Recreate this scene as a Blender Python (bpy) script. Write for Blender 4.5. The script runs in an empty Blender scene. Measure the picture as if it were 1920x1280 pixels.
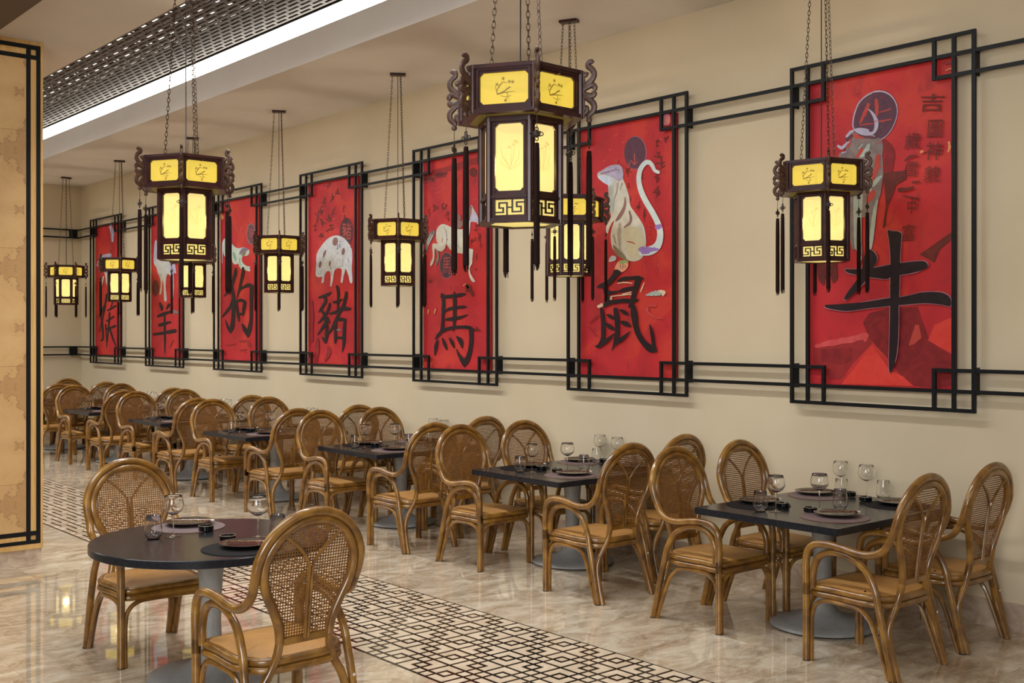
import bpy, bmesh, math, random
from mathutils import Vector, Matrix

# ------------------------------------------------------------------ camera, world, lights
SC = bpy.context.scene
COL = SC.collection
F, HZ, CAMH = 2080.0, 624.0, 1.8          # focal length in pixels of a 1920 wide frame, horizon row, eye height
YAW = math.atan(1770.0 / F)
CY, SY = math.cos(YAW), math.sin(YAW)

cam_d = bpy.data.cameras.new('camera')
cam_d.sensor_width = 36.0
cam_d.lens = F / 1920.0 * 36.0
cam_d.shift_y = (HZ - 640.0) / 1920.0
cam_d.clip_end = 100
cam = bpy.data.objects.new('camera', cam_d)
COL.objects.link(cam)
cam.location = (0, 0, CAMH)
cam.rotation_euler = (math.pi / 2, 0, -YAW)
SC.camera = cam

w = bpy.data.worlds.new('world')
SC.world = w
w.use_nodes = True
w.node_tree.nodes['Background'].inputs[0].default_value = (1.0, 0.97, 0.93, 1)
w.node_tree.nodes['Background'].inputs[1].default_value = 0.05
SC.view_settings.view_transform = 'Standard'
SC.view_settings.look = 'None'
SC.view_settings.exposure = 0.0
SC.view_settings.gamma = 1.0
SC.view_settings.use_curve_mapping = False
SC.cycles.max_bounces = 14
SC.cycles.diffuse_bounces = 4
SC.cycles.glossy_bounces = 4
SC.cycles.transmission_bounces = 12
SC.cycles.transparent_max_bounces = 16
SC.cycles.caustics_reflective = False
SC.cycles.caustics_refractive = False
SC.cycles.sample_clamp_indirect = 4.0


def area(name, loc, target, sx, sy, energy, color=(0.98, 0.99, 1.0), spread=180):
    d = bpy.data.lights.new(name, 'AREA')
    d.shape = 'RECTANGLE'
    d.size, d.size_y, d.energy, d.color = sx, sy, energy, color
    d.spread = math.radians(spread)
    o = bpy.data.objects.new(name, d)
    COL.objects.link(o)
    o.location = loc
    v = Vector(target) - Vector(loc)
    o.rotation_euler = v.to_track_quat('-Z', 'Y').to_euler()
    return o


# added fill lights out of frame, overhead and behind the camera, for overall brightness
area('overhead_fill', (0.9, 5.4, 3.95), (1.4, 5.6, 0), 5.0, 1.6, 160)
area('overhead_fill', (0.4, 15.0, 3.95), (0.8, 15.0, 0), 7.5, 1.6, 190)  # added overhead fill that lifts the far end
area('side_fill', (-3.2, -0.6, 2.8), (6.6, 9.0, 1.9), 3.0, 2.6, 190, spread=130)  # added softbox aimed at the painted wall, no window stands here
area('rear_fill', (2.6, -2.8, 3.2), (4.2, 9.0, 0.8), 3.0, 2.0, 50)  # added weak fill down the aisle, no doorway is built
# cove light along the near edge of the ceiling recess
area('cove_light', (3.52, 7.2, 4.70), (4.05, 7.2, 0.0), 7.0, 0.22, 150, spread=145)
area('cove_light', (3.52, 14.5, 4.70), (4.05, 14.5, 0.0), 7.4, 0.22, 215, spread=145)


# ------------------------------------------------------------------ un-projection onto real planes
def _ray(px, py):
    r = (px - 960.0) / F
    return r * CY + SY, -r * SY + CY, -(py - HZ) / F


def on_x(px, py, X):
    a, b, c = _ray(px, py)
    t = X / a
    return (X, b * t, CAMH + c * t)


def on_y(px, py, Y):
    a, b, c = _ray(px, py)
    t = Y / b
    return (a * t, Y, CAMH + c * t)


# ------------------------------------------------------------------ materials
def lin(c):
    out = []
    for v in c[:3]:
        v = v / 255.0
        out.append(v / 12.92 if v <= 0.04045 else ((v + 0.055) / 1.055) ** 2.4)
    return (out[0], out[1], out[2], 1.0)


def new_mat(name):
    m = bpy.data.materials.new(name)
    m.use_nodes = True
    nt = m.node_tree
    b = nt.nodes['Principled BSDF']
    return m, nt, b


def node(nt, typ, **kw):
    n = nt.nodes.new(typ)
    for k, v in kw.items():
        setattr(n, k, v)
    return n


def ramp(nt, stops):
    r = nt.nodes.new('ShaderNodeValToRGB')
    els = r.color_ramp.elements
    while len(els) < len(stops):
        els.new(0.5)
    for e, (p, c) in zip(els, stops):
        e.position = p
        e.color = lin(c)
    return r


def coords(nt, scale=(1, 1, 1), rnd=0.0, kind='Object', rot=(0, 0, 0)):
    tc = nt.nodes.new('ShaderNodeTexCoord')
    mp = nt.nodes.new('ShaderNodeMapping')
    mp.inputs['Scale'].default_value = scale
    mp.inputs['Rotation'].default_value = rot
    nt.links.new(tc.outputs[kind], mp.inputs['Vector'])
    if rnd:
        oi = nt.nodes.new('ShaderNodeObjectInfo')
        ml = nt.nodes.new('ShaderNodeMath')
        ml.operation = 'MULTIPLY'
        ml.inputs[1].default_value = rnd
        nt.links.new(oi.outputs['Random'], ml.inputs[0])
        cb = nt.nodes.new('ShaderNodeCombineXYZ')
        for i in range(3):
            nt.links.new(ml.outputs[0], cb.inputs[i])
        ad = nt.nodes.new('ShaderNodeVectorMath')
        ad.operation = 'ADD'
        nt.links.new(mp.outputs[0], ad.inputs[0])
        nt.links.new(cb.outputs[0], ad.inputs[1])
        return ad.outputs[0]
    return mp.outputs[0]


def mat_plain(name, col, rough=0.5, metal=0.0, spec=0.5):
    m, nt, b = new_mat(name)
    b.inputs['Base Color'].default_value = lin(col)
    b.inputs['Roughness'].default_value = rough
    b.inputs['Metallic'].default_value = metal
    b.inputs['Specular IOR Level'].default_value = spec
    return m


def mat_noise(name, stops, scale=(1, 1, 1), nscale=5.0, detail=4.0, rough=0.5, metal=0.0, bump=0.0, rnd=0.0, distortion=0.0, kind='Object', spec=0.5, bscale=None):
    m, nt, b = new_mat(name)
    v = coords(nt, scale, rnd, kind)
    n = node(nt, 'ShaderNodeTexNoise')
    n.inputs['Scale'].default_value = nscale
    n.inputs['Detail'].default_value = detail
    n.inputs['Distortion'].default_value = distortion
    nt.links.new(v, n.inputs['Vector'])
    r = ramp(nt, stops)
    nt.links.new(n.outputs['Fac'], r.inputs[0])
    nt.links.new(r.outputs[0], b.inputs['Base Color'])
    b.inputs['Roughness'].default_value = rough
    b.inputs['Metallic'].default_value = metal
    b.inputs['Specular IOR Level'].default_value = spec
    if bump:
        src = n
        if bscale:
            src = node(nt, 'ShaderNodeTexNoise')
            src.inputs['Scale'].default_value = bscale
            nt.links.new(v, src.inputs['Vector'])
        bp = node(nt, 'ShaderNodeBump')
        bp.inputs['Strength'].default_value = bump
        bp.inputs['Distance'].default_value = 0.002
        nt.links.new(src.outputs['Fac'], bp.inputs['Height'])
        nt.links.new(bp.outputs[0], b.inputs['Normal'])
    return m


def mat_emit(name, col, strength):
    m, nt, b = new_mat(name)
    b.inputs['Base Color'].default_value = lin([v * .45 for v in col])
    b.inputs['Emission Color'].default_value = lin(col)
    b.inputs['Emission Strength'].default_value = strength
    b.inputs['Roughness'].default_value = 0.6
    return m


def mat_silk(name, col, strength):
    """Lit silk: glows and lets part of the bulb's light through."""
    m = mat_emit(name, col, strength)
    nt = m.node_tree
    b = nt.nodes['Principled BSDF']
    tr = node(nt, 'ShaderNodeBsdfTransparent')
    tr.inputs[0].default_value = (1.0, 0.90, 0.66, 1)
    mx = node(nt, 'ShaderNodeMixShader')
    mx.inputs[0].default_value = 0.3
    nt.links.new(b.outputs[0], mx.inputs[1])
    nt.links.new(tr.outputs[0], mx.inputs[2])
    nt.links.new(mx.outputs[0], nt.nodes['Material Output'].inputs[0])
    return m


def mat_marble(name):
    m, nt, b = new_mat(name)
    v = coords(nt, (1.3, 2.5, 1.0), 40.0)
    n1 = node(nt, 'ShaderNodeTexNoise')
    n1.inputs['Scale'].default_value = 2.2
    n1.inputs['Detail'].default_value = 9.0
    n1.inputs['Roughness'].default_value = 0.62
    n1.inputs['Distortion'].default_value = 1.4
    nt.links.new(v, n1.inputs['Vector'])
    r1 = ramp(nt, [(0.30, (152, 131, 104)), (0.43, (182, 162, 135)), (0.55, (204, 187, 162)), (0.70, (226, 213, 192))])
    nt.links.new(n1.outputs['Fac'], r1.inputs[0])
    n2 = node(nt, 'ShaderNodeTexNoise')
    n2.inputs['Scale'].default_value = 3.0
    n2.inputs['Detail'].default_value = 6.0
    n2.inputs['Distortion'].default_value = 2.5
    nt.links.new(v, n2.inputs['Vector'])
    r2 = ramp(nt, [(0.465, (0, 0, 0)), (0.5, (190, 190, 190)), (0.535, (0, 0, 0))])
    nt.links.new(n2.outputs['Fac'], r2.inputs[0])
    mx = node(nt, 'ShaderNodeMix', data_type='RGBA')
    nt.links.new(r2.outputs[0], mx.inputs[0])
    nt.links.new(r1.outputs[0], mx.inputs[6])
    mx.inputs[7].default_value = lin((228, 213, 190))
    oi = node(nt, 'ShaderNodeObjectInfo')
    mr = node(nt, 'ShaderNodeMapRange')
    mr.inputs[3].default_value = 0.86
    mr.inputs[4].default_value = 1.06
    nt.links.new(oi.outputs['Random'], mr.inputs[0])
    hs = node(nt, 'ShaderNodeHueSaturation')
    nt.links.new(mr.outputs[0], hs.inputs['Value'])
    nt.links.new(mx.outputs[2], hs.inputs['Color'])
    nt.links.new(hs.outputs[0], b.inputs['Base Color'])
    b.inputs['Roughness'].default_value = 0.035
    b.inputs['Specular IOR Level'].default_value = 0.85
    b.inputs['Coat Weight'].default_value = 0.25
    b.inputs['Coat Roughness'].default_value = 0.02
    return m


def mat_rattan(name, c0, c1, c2):
    m, nt, b = new_mat(name)
    v = coords(nt, (1, 1, 1), 30.0)
    n = node(nt, 'ShaderNodeTexNoise')
    n.inputs['Scale'].default_value = 9.0
    n.inputs['Detail'].default_value = 5.0
    n.inputs['Distortion'].default_value = 0.6
    nt.links.new(v, n.inputs['Vector'])
    r = ramp(nt, [(0.3, c0), (0.5, c1), (0.72, c2)])
    nt.links.new(n.outputs['Fac'], r.inputs[0])
    nt.links.new(r.outputs[0], b.inputs['Base Color'])
    b.inputs['Roughness'].default_value = 0.3
    b.inputs['Coat Weight'].default_value = 0.6
    b.inputs['Coat Roughness'].default_value = 0.12
    return m


def mat_glass(name):
    m, nt, b = new_mat(name)
    b.inputs['Base Color'].default_value = (1, 1, 1, 1)
    b.inputs['Roughness'].default_value = 0.0
    b.inputs['IOR'].default_value = 1.47
    b.inputs['Transmission Weight'].default_value = 1.0
    return m


def mat_woven(name, c0, c1, sc):
    m, nt, b = new_mat(name)
    v = coords(nt, (1, 1, 1))
    ck = node(nt, 'ShaderNodeTexChecker')
    ck.inputs['Scale'].default_value = sc
    ck.inputs['Color1'].default_value = lin(c0)
    ck.inputs['Color2'].default_value = lin(c1)
    nt.links.new(v, ck.inputs['Vector'])
    n = node(nt, 'ShaderNodeTexNoise')
    n.inputs['Scale'].default_value = 12.0
    n.inputs['Detail'].default_value = 3.0
    nt.links.new(v, n.inputs['Vector'])
    mr = node(nt, 'ShaderNodeMapRange')
    mr.inputs[3].default_value = 0.8
    mr.inputs[4].default_value = 1.2
    nt.links.new(n.outputs['Fac'], mr.inputs[0])
    hs = node(nt, 'ShaderNodeHueSaturation')
    nt.links.new(mr.outputs[0], hs.inputs['Value'])
    nt.links.new(ck.outputs[0], hs.inputs['Color'])
    nt.links.new(hs.outputs[0], b.inputs['Base Color'])
    bp = node(nt, 'ShaderNodeBump')
    bp.inputs['Strength'].default_value = 0.5
    bp.inputs['Distance'].default_value = 0.001
    nt.links.new(ck.outputs['Fac'], bp.inputs['Height'])
    nt.links.new(bp.outputs[0], b.inputs['Normal'])
    b.inputs['Roughness'].default_value = 0.55
    return m


def mat_canvas(name):
    """Red oil ground with broad strokes of crimson, vermilion and dark maroon."""
    m, nt, b = new_mat(name)
    v = coords(nt, (1, 1.0, 0.8), 20.0)
    n = node(nt, 'ShaderNodeTexNoise')
    n.inputs['Scale'].default_value = 1.6
    n.inputs['Detail'].default_value = 5.0
    n.inputs['Distortion'].default_value = 1.2
    nt.links.new(v, n.inputs['Vector'])
    r = ramp(nt, [(0.3, (160, 34, 42)), (0.42, (178, 38, 46)), (0.52, (187, 43, 48)), (0.62, (198, 58, 48)), (0.75, (186, 50, 56))])
    nt.links.new(n.outputs['Fac'], r.inputs[0])
    n2 = node(nt, 'ShaderNodeTexNoise')
    n2.inputs['Scale'].default_value = 4.5
    n2.inputs['Detail'].default_value = 8.0
    n2.inputs['Distortion'].default_value = 3.0
    nt.links.new(v, n2.inputs['Vector'])
    r2 = ramp(nt, [(0.56, (0, 0, 0)), (0.72, (190, 190, 190))])
    nt.links.new(n2.outputs['Fac'], r2.inputs[0])
    mx = node(nt, 'ShaderNodeMix', data_type='RGBA')
    nt.links.new(r2.outputs[0], mx.inputs[0])
    nt.links.new(r.outputs[0], mx.inputs[6])
    mx.inputs[7].default_value = lin((134, 40, 42))
    nt.links.new(mx.outputs[2], b.inputs['Base Color'])
    b.inputs['Roughness'].default_value = 0.5
    b.inputs['Specular IOR Level'].default_value = 0.3
    bp = node(nt, 'ShaderNodeBump')
    bp.inputs['Strength'].default_value = 0.25
    bp.inputs['Distance'].default_value = 0.002
    nt.links.new(n2.outputs['Fac'], bp.inputs['Height'])
    nt.links.new(bp.outputs[0], b.inputs['Normal'])
    return m


def mat_veneer(name):
    """Burl veneer, book-matched along the height."""
    m, nt, b = new_mat(name)
    tc = node(nt, 'ShaderNodeTexCoord')
    sp = node(nt, 'ShaderNodeSeparateXYZ')
    nt.links.new(tc.outputs['Object'], sp.inputs[0])
    pp = node(nt, 'ShaderNodeMath', operation='PINGPONG')
    pp.inputs[1].default_value = 0.46
    nt.links.new(sp.outputs['Z'], pp.inputs[0])
    cb = node(nt, 'ShaderNodeCombineXYZ')
    nt.links.new(sp.outputs['X'], cb.inputs[0])
    nt.links.new(pp.outputs[0], cb.inputs[2])
    n = node(nt, 'ShaderNodeTexNoise')
    n.inputs['Scale'].default_value = 3.6
    n.inputs['Detail'].default_value = 10.0
    n.inputs['Roughness'].default_value = 0.58
    n.inputs['Distortion'].default_value = 0.3
    nt.links.new(cb.outputs[0], n.inputs['Vector'])
    r = ramp(nt, [(0.26, (164, 126, 84)), (0.42, (180, 142, 95)), (0.432, (146, 111, 74)), (0.446, (192, 154, 104)), (0.55, (199, 162, 111)), (0.75, (206, 171, 122))])
    nt.links.new(n.outputs['Fac'], r.inputs[0])
    nt.links.new(r.outputs[0], b.inputs['Base Color'])
    b.inputs['Roughness'].default_value = 0.35
    return m


M = {}
M['wall'] = mat_noise('wall_paint', [(0.3, (198, 183, 154)), (0.7, (203, 188, 160))], nscale=2.0, rough=0.75, bump=0.05, bscale=180, spec=0.25)
M['ceiling'] = mat_noise('ceiling_paint', [(0.3, (206, 199, 192)), (0.7, (212, 206, 199))], nscale=1.5, rough=0.8, spec=0.2)
M['dark_ceiling'] = mat_plain('dark_beam_paint', (92, 74, 60), 0.7)
M['marble'] = mat_marble('beige_marble')
M['skirting'] = mat_noise('skirting_marble', [(0.3, (168, 146, 124)), (0.7, (206, 188, 168))], nscale=9.0, detail=8, rough=0.2, distortion=1.0)
M['grout'] = mat_plain('floor_joint', (120, 100, 80), 0.5)
M['inlay_black'] = mat_noise('black_marble', [(0.3, (16, 11, 9)), (0.75, (32, 23, 18))], nscale=8, rough=0.12)
M['inlay_cream'] = mat_noise('cream_marble', [(0.3, (204, 182, 154)), (0.7, (230, 212, 186))], nscale=5.0, detail=6, rough=0.1, rnd=50.0, distortion=1.0)
M['rattan'] = mat_rattan('rattan_pole', (84, 54, 17), (124, 84, 29), (154, 112, 43))
M['rattan_dark'] = mat_rattan('rattan_binding', (80, 50, 20), (112, 74, 32), (134, 92, 42))
M['cane'] = mat_noise('cane_weave', [(0.3, (106, 68, 28)), (0.7, (140, 96, 44))], scale=(1, 1, 1), nscale=60, rough=0.5)
M['seat'] = mat_woven('woven_seat', (194, 146, 82), (158, 110, 54), 130.0)
M['black_foot'] = mat_plain('black_glide', (25, 22, 20), 0.6)
M['sticker'] = mat_plain('white_sticker', (225, 220, 220), 0.5)
M['table'] = mat_noise('dark_slate_top', [(0.3, (24, 26, 31)), (0.7, (36, 38, 44))], nscale=60, rough=0.22, bump=0.02, bscale=250, spec=0.28)
M['base'] = mat_noise('grey_powder_coat', [(0.3, (142, 142, 140)), (0.7, (154, 154, 152))], nscale=30, rough=0.45)
M['mat_mauve'] = mat_noise('mauve_leatherette', [(0.3, (106, 90, 90)), (0.7, (124, 106, 104))], nscale=90, rough=0.6, bump=0.1, spec=0.25)
M['mat_black'] = mat_noise('black_leatherette', [(0.3, (16, 15, 17)), (0.7, (26, 24, 26))], nscale=90, rough=0.7, bump=0.1, spec=0.15)
M['mat_edge'] = mat_plain('rust_edge_binding', (128, 84, 62), 0.6)
M['plate'] = mat_noise('bronze_glaze', [(0.3, (38, 31, 30)), (0.7, (60, 48, 45))], nscale=18, rough=0.2, metal=0.2)
M['dish'] = mat_plain('black_glaze', (14, 13, 14), 0.12)
M['dish_rim'] = mat_plain('pale_rim', (176, 156, 130), 0.3)
M['stick'] = mat_noise('copper_chopstick', [(0.42, (74, 40, 30)), (0.5, (186, 132, 88)), (0.58, (74, 40, 30))], nscale=90, detail=0, rough=0.25, metal=0.3)
M['stick_tip'] = mat_plain('white_tip', (226, 216, 204), 0.4)
M['glass'] = mat_glass('clear_glass')
M['iron'] = mat_noise('black_powder_metal', [(0.3, (9, 12, 15)), (0.7, (14, 18, 22))], nscale=30, rough=0.45, spec=0.25)
M['canvas'] = mat_canvas('red_oil_paint')
M['canvas_side'] = mat_plain('canvas_side', (150, 34, 40), 0.7)
M['lantern_wood'] = mat_noise('mahogany_lacquer', [(0.3, (42, 19, 17)), (0.7, (62, 29, 26))], nscale=14, rough=0.3, spec=0.35)
M['scroll'] = mat_noise('carved_wood', [(0.3, (56, 34, 25)), (0.7, (80, 52, 38))], nscale=30, rough=0.4, spec=0.35)
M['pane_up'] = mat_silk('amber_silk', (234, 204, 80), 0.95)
M['pane_low'] = mat_silk('cream_silk', (250, 227, 148), 0.98)
M['pane_fret'] = mat_silk('fret_silk', (246, 224, 134), 0.92)
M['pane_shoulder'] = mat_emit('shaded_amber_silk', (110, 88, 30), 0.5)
M['motif_up'] = mat_emit('olive_print', (148, 118, 36), 0.75)
M['motif_low'] = mat_emit('faint_print', (226, 196, 104), 0.85)
M['fret'] = mat_plain('fretwork_black', (24, 12, 8), 0.4)
M['tassel'] = mat_noise('brown_silk_thread', [(0.3, (22, 11, 9)), (0.7, (40, 22, 18))], scale=(1, 1, 0.05), nscale=400, rough=0.8, bump=0.3, spec=0.1)
M['knot'] = mat_plain('brown_cord', (40, 25, 19), 0.6)
M['chain'] = mat_plain('antique_brass', (84, 68, 56), 0.35, 0.8)
M['grille'] = mat_noise('taupe_grille_metal', [(0.3, (66, 54, 46)), (0.7, (82, 68, 58))], nscale=10, rough=0.45, metal=0.1, spec=0.3)
M['led'] = mat_emit('warm_white_led', (255, 250, 238), 5.0)
M['tube'] = mat_emit('white_tube', (255, 250, 240), 1.6)
M['plenum'] = mat_plain('plenum_dark', (60, 52, 46), 0.8)
M['veneer'] = mat_veneer('burl_veneer')
M['oak'] = mat_noise('blond_edge_veneer', [(0.3, (190, 148, 86)), (0.7, (212, 172, 108))], scale=(12, 12, 0.7), nscale=4, rough=0.4, distortion=1.0)


def paint(name, a, b_=None, nscale=9.0, sc=(1, 1, 1)):
    if name in M:
        return M[name]
    b_ = b_ or a
    M[name] = mat_noise(name, [(0.32, a), (0.68, b_)], scale=sc, nscale=nscale, detail=6, rough=0.5, distortion=1.5, spec=0.3)
    return M[name]


# ------------------------------------------------------------------ mesh helpers
def catmull(pts, n=6, closed=False):
    P = [Vector(p) for p in pts]
    out = []
    L = len(P)
    rng = range(L if closed else L - 1)
    for i in rng:
        if closed:
            p0, p1, p2, p3 = P[(i - 1) % L], P[i], P[(i + 1) % L], P[(i + 2) % L]
        else:
            p1, p2 = P[i], P[i + 1]
            p0 = P[i - 1] if i else p1 + (p1 - p2)
            p3 = P[i + 2] if i + 2 < L else p2 + (p2 - p1)
        for k in range(n):
            t = k / n
            t2, t3 = t * t, t * t * t
            out.append(0.5 * (2 * p1 + (p2 - p0) * t + (2 * p0 - 5 * p1 + 4 * p2 - p3) * t2 + (3 * p1 - p0 - 3 * p2 + p3) * t3))
    if not closed:
        out.append(P[-1].copy())
    return out


class MB:
    def __init__(self):
        self.v, self.f = [], []

    def add(self, vs, fs):
        o = len(self.v)
        self.v.extend([tuple(p) for p in vs])
        self.f.extend([tuple(i + o for i in q) for q in fs])

    def box(self, a, b):
        x0, y0, z0 = [min(p, q) for p, q in zip(a, b)]
        x1, y1, z1 = [max(p, q) for p, q in zip(a, b)]
        self.add([(x0, y0, z0), (x1, y0, z0), (x1, y1, z0), (x0, y1, z0), (x0, y0, z1), (x1, y0, z1), (x1, y1, z1), (x0, y1, z1)],
                 [(0, 3, 2, 1), (4, 5, 6, 7), (0, 1, 5, 4), (1, 2, 6, 5), (2, 3, 7, 6), (3, 0, 4, 7)])
        return self

    def tube(self, pts, r, seg=10, n=6, closed=False, smooth=True, caps=True):
        path = catmull(pts, n, closed) if smooth else [Vector(p) for p in pts]
        L = len(path)
        rr = r if isinstance(r, (list, tuple)) else None
        rings = []
        up = None
        for i, p in enumerate(path):
            if closed:
                t = path[(i + 1) % L] - path[(i - 1) % L]
            else:
                t = path[min(i + 1, L - 1)] - path[max(i - 1, 0)]
            if t.length < 1e-9:
                t = Vector((0, 0, 1))
            t.normalize()
            if up is None:
                up = Vector((1, 0, 0)) if abs(t.x) < 0.8 else Vector((0, 1, 0))
            s = t.cross(up)
            if s.length < 1e-6:
                s = t.orthogonal()
            s.normalize()
            up = s.cross(t).normalized()
            if rr:
                u = i / max(L - 1, 1) * (len(rr) - 1)
                k = min(int(u), len(rr) - 2)
                rad = rr[k] + (rr[k + 1] - rr[k]) * (u - k)
            else:
                rad = r
            rings.append([p + (s * math.cos(2 * math.pi * j / seg) + up * math.sin(2 * math.pi * j / seg)) * rad for j in range(seg)])
        vs = [q for ring in rings for q in ring]
        fs = []
        for i in range(L if closed else L - 1):
            a, b = i * seg, ((i + 1) % L) * seg
            for j in range(seg):
                k = (j + 1) % seg
                fs.append((a + j, a + k, b + k, b + j))
        if not closed and caps:
            fs.append(tuple(range(seg - 1, -1, -1)))
            fs.append(tuple((L - 1) * seg + j for j in range(seg)))
        self.add(vs, fs)
        return self

    def lathe(self, prof, seg=32, cx=0, cy=0, close_ends=True):
        vs, fs = [], []
        for r, z in prof:
            for j in range(seg):
                a = 2 * math.pi * j / seg
                vs.append((cx + r * math.cos(a), cy + r * math.sin(a), z))
        for i in range(len(prof) - 1):
            for j in range(seg):
                k = (j + 1) % seg
                fs.append((i * seg + j, i * seg + k, (i + 1) * seg + k, (i + 1) * seg + j))
        if close_ends:
            fs.append(tuple(range(seg - 1, -1, -1)))
            fs.append(tuple((len(prof) - 1) * seg + j for j in range(seg)))
        self.add(vs, fs)
        return self

    def prism(self, poly, h0, h1, axis='z'):
        """Extrude a 2-D polygon."""
        n = len(poly)
        def mk(p, h):
            if axis == 'z':
                return (p[0], p[1], h)
            if axis == 'y':
                return (p[0], h, p[1])
            return (h, p[0], p[1])
        vs = [mk(p, h0) for p in poly] + [mk(p, h1) for p in poly]
        fs = [tuple(range(n - 1, -1, -1)), tuple(range(n, 2 * n))]
        for i in range(n):
            k = (i + 1) % n
            fs.append((i, k, n + k, n + i))
        self.add(vs, fs)
        return self

    def mesh(self, name, mat, smooth=True, tri=False):
        me = bpy.data.meshes.new(name)
        me.from_pydata(self.v, [], self.f)
        if tri:
            bm = bmesh.new()
            bm.from_mesh(me)
            bmesh.ops.triangulate(bm, faces=bm.faces[:])
            bm.to_mesh(me)
            bm.free()
        me.materials.append(mat)
        if smooth:
            me.polygons.foreach_set('use_smooth', [True] * len(me.polygons))
            me.set_sharp_from_angle(angle=math.radians(38))
        me.update()
        return me

    def obj(self, name, mat, parent=None, smooth=True, tri=False):
        return link(name, self.mesh(name, mat, smooth, tri), parent)


def link(name, me, parent=None):
    o = bpy.data.objects.new(name, me)
    COL.objects.link(o)
    if parent:
        o.parent = parent
    return o


def tag(o, label=None, cat=None, group=None, kind=None):
    if label:
        o['label'] = label
    if cat:
        o['category'] = cat
    if group:
        o['group'] = group
    if kind:
        o['kind'] = kind
    return o


def empty(name, loc=(0, 0, 0), rz=0.0):
    o = bpy.data.objects.new(name, None)
    o.empty_display_size = 0.1
    COL.objects.link(o)
    o.location = loc
    o.rotation_euler = (0, 0, rz)
    return o


def copy_tree(o, parent=None):
    c = o.copy()
    COL.objects.link(c)
    if parent:
        c.parent = parent
    for ch in list(o.children):
        copy_tree(ch, c)
    return c


# ------------------------------------------------------------------ room shell
WX = 6.66           # wall with the paintings
YB = 19.15          # far wall
ZC = 4.29           # soffit above the tables
ZL = 4.09           # lower soffit on the camera side
XF = 6.575          # plane of the iron frames

floor = tag(MB().box((-6, -4, -0.1), (WX, YB, -0.004)).obj('floor', M['grout'], smooth=False), kind='structure')
B0, B1 = 3.414, 4.500
rnd = random.Random(4)
CELLX, CELLY = 0.2145, 0.2115
BXC = [3.532 + CELLX * i for i in range(5)]
BYC = 5.964


def tile_mesh(sx, sy):
    g = 0.0008
    return MB().box((-sx / 2 + g, -sy / 2 + g, -0.012), (sx / 2 - g, sy / 2 - g, 0)).mesh('marble_tile', M['marble'], False)


TY = 0.78
for sx, xs in ((0.8, [B0 - 0.4 - 0.8 * i for i in range(4)]), ((WX - B1) / 3, [B1 + (WX - B1) / 6 * (2 * i + 1) for i in range(3)])):
    me = tile_mesh(sx, TY)
    for x in xs:
        y = YB - TY / 2
        while y > 1.6:
            t = link('marble_tile', me, floor)
            t.location = (x, y, 0)
            y -= TY
MB().box((-6, -4, -0.05), (0.2, YB, -0.001)).obj('marble_border', M['marble'], floor, False)
MB().box((0.2, -4, -0.05), (WX, 1.6, -0.001)).obj('marble_border', M['marble'], floor, False)
# black bed with the cream pieces let into it
MB().box((B0, 2.0, -0.02), (B1, YB, -0.0008)).obj('inlay_bed', M['inlay_black'], floor, False)
tx, ty = CELLX / 3, CELLY / 3
LW = 0.0102
sq = MB().box((-tx / 2 + LW, -ty / 2 + LW, -0.006), (tx / 2 - LW, ty / 2 - LW, 0)).mesh('inlay_square', M['inlay_cream'], False)
sqs = MB().box((-tx / 2 + LW * 1.2, -ty / 2 + LW * 1.2, -0.006), (tx / 2 - LW * 1.2, ty / 2 - LW * 1.2, 0)).mesh('inlay_square', M['inlay_cream'], False)


def ell(sx, sy):
    """L piece hugging the corner (sx, sy) of a cell centred on the origin."""
    a, b = tx * 1.5 - LW, ty * 1.5 - LW
    i, j = tx * 0.5 + LW, ty * 0.5 + LW
    e, f_ = -tx * 0.5 + LW, -ty * 0.5 + LW
    p = [(e, b), (e, j), (i, j), (i, f_), (a, f_), (a, b)]
    p = [(x * sx, y * sy) for x, y in p]
    if sx * sy < 0:
        p = p[::-1]
    return p


ells = {(sx, sy): MB().prism(ell(sx, sy), -0.006, 0).mesh('inlay_angle', M['inlay_cream'], False) for sx in (1, -1) for sy in (1, -1)}


def seen(x, y):
    r, f_ = x * CY - y * SY, x * SY + y * CY
    px = 960 + F * r / f_
    py = HZ + F * CAMH / f_
    return 80 < px < 1930 and py < 1290, f_


pieces = []
for j in range(-17, 63):
    yc = BYC + CELLY * j
    if yc + CELLY / 2 > YB:
        continue
    for i, xc in enumerate(BXC):
        even = (i + j) % 2 == 0
        # even cells: squares at (-x,+y) and (+x,-y)... the neighbours turned by a quarter
        s = [(0, 0, sqs)]
        if even:
            s += [(-tx, ty, sq), (tx, -ty, sq)]
            l = [(1, 1), (-1, -1)]
        else:
            s += [(tx, ty, sq), (-tx, -ty, sq)]
            l = [(-1, 1), (1, -1)]
        for dx, dy, me in s:
            pieces.append((xc + dx, yc + dy, me, 'inlay_square'))
        for k in l:
            pieces.append((xc, yc, ells[k], 'inlay_angle'))
vis, rest = [], []
for p in pieces:
    ok, d = seen(p[0], p[1])
    (vis if ok else rest).append((d, p))
vis.sort(key=lambda q: q[0])
# keep one in view per spot; chairs of the round table hide some, so the nearest 290 go one by one
for d, (x, y, me, nm) in vis[:290]:
    o = link(nm, me, floor)
    o.location = (x, y, 0)
mb = MB()
for d, (x, y, me, nm) in vis[290:] + rest:
    mb.add([(v.co.x + x, v.co.y + y, v.co.z) for v in me.vertices], [tuple(q.vertices) for q in me.polygons])
tag(mb.obj('inlay_pieces', M['inlay_cream'], floor, False), kind='stuff')

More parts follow.
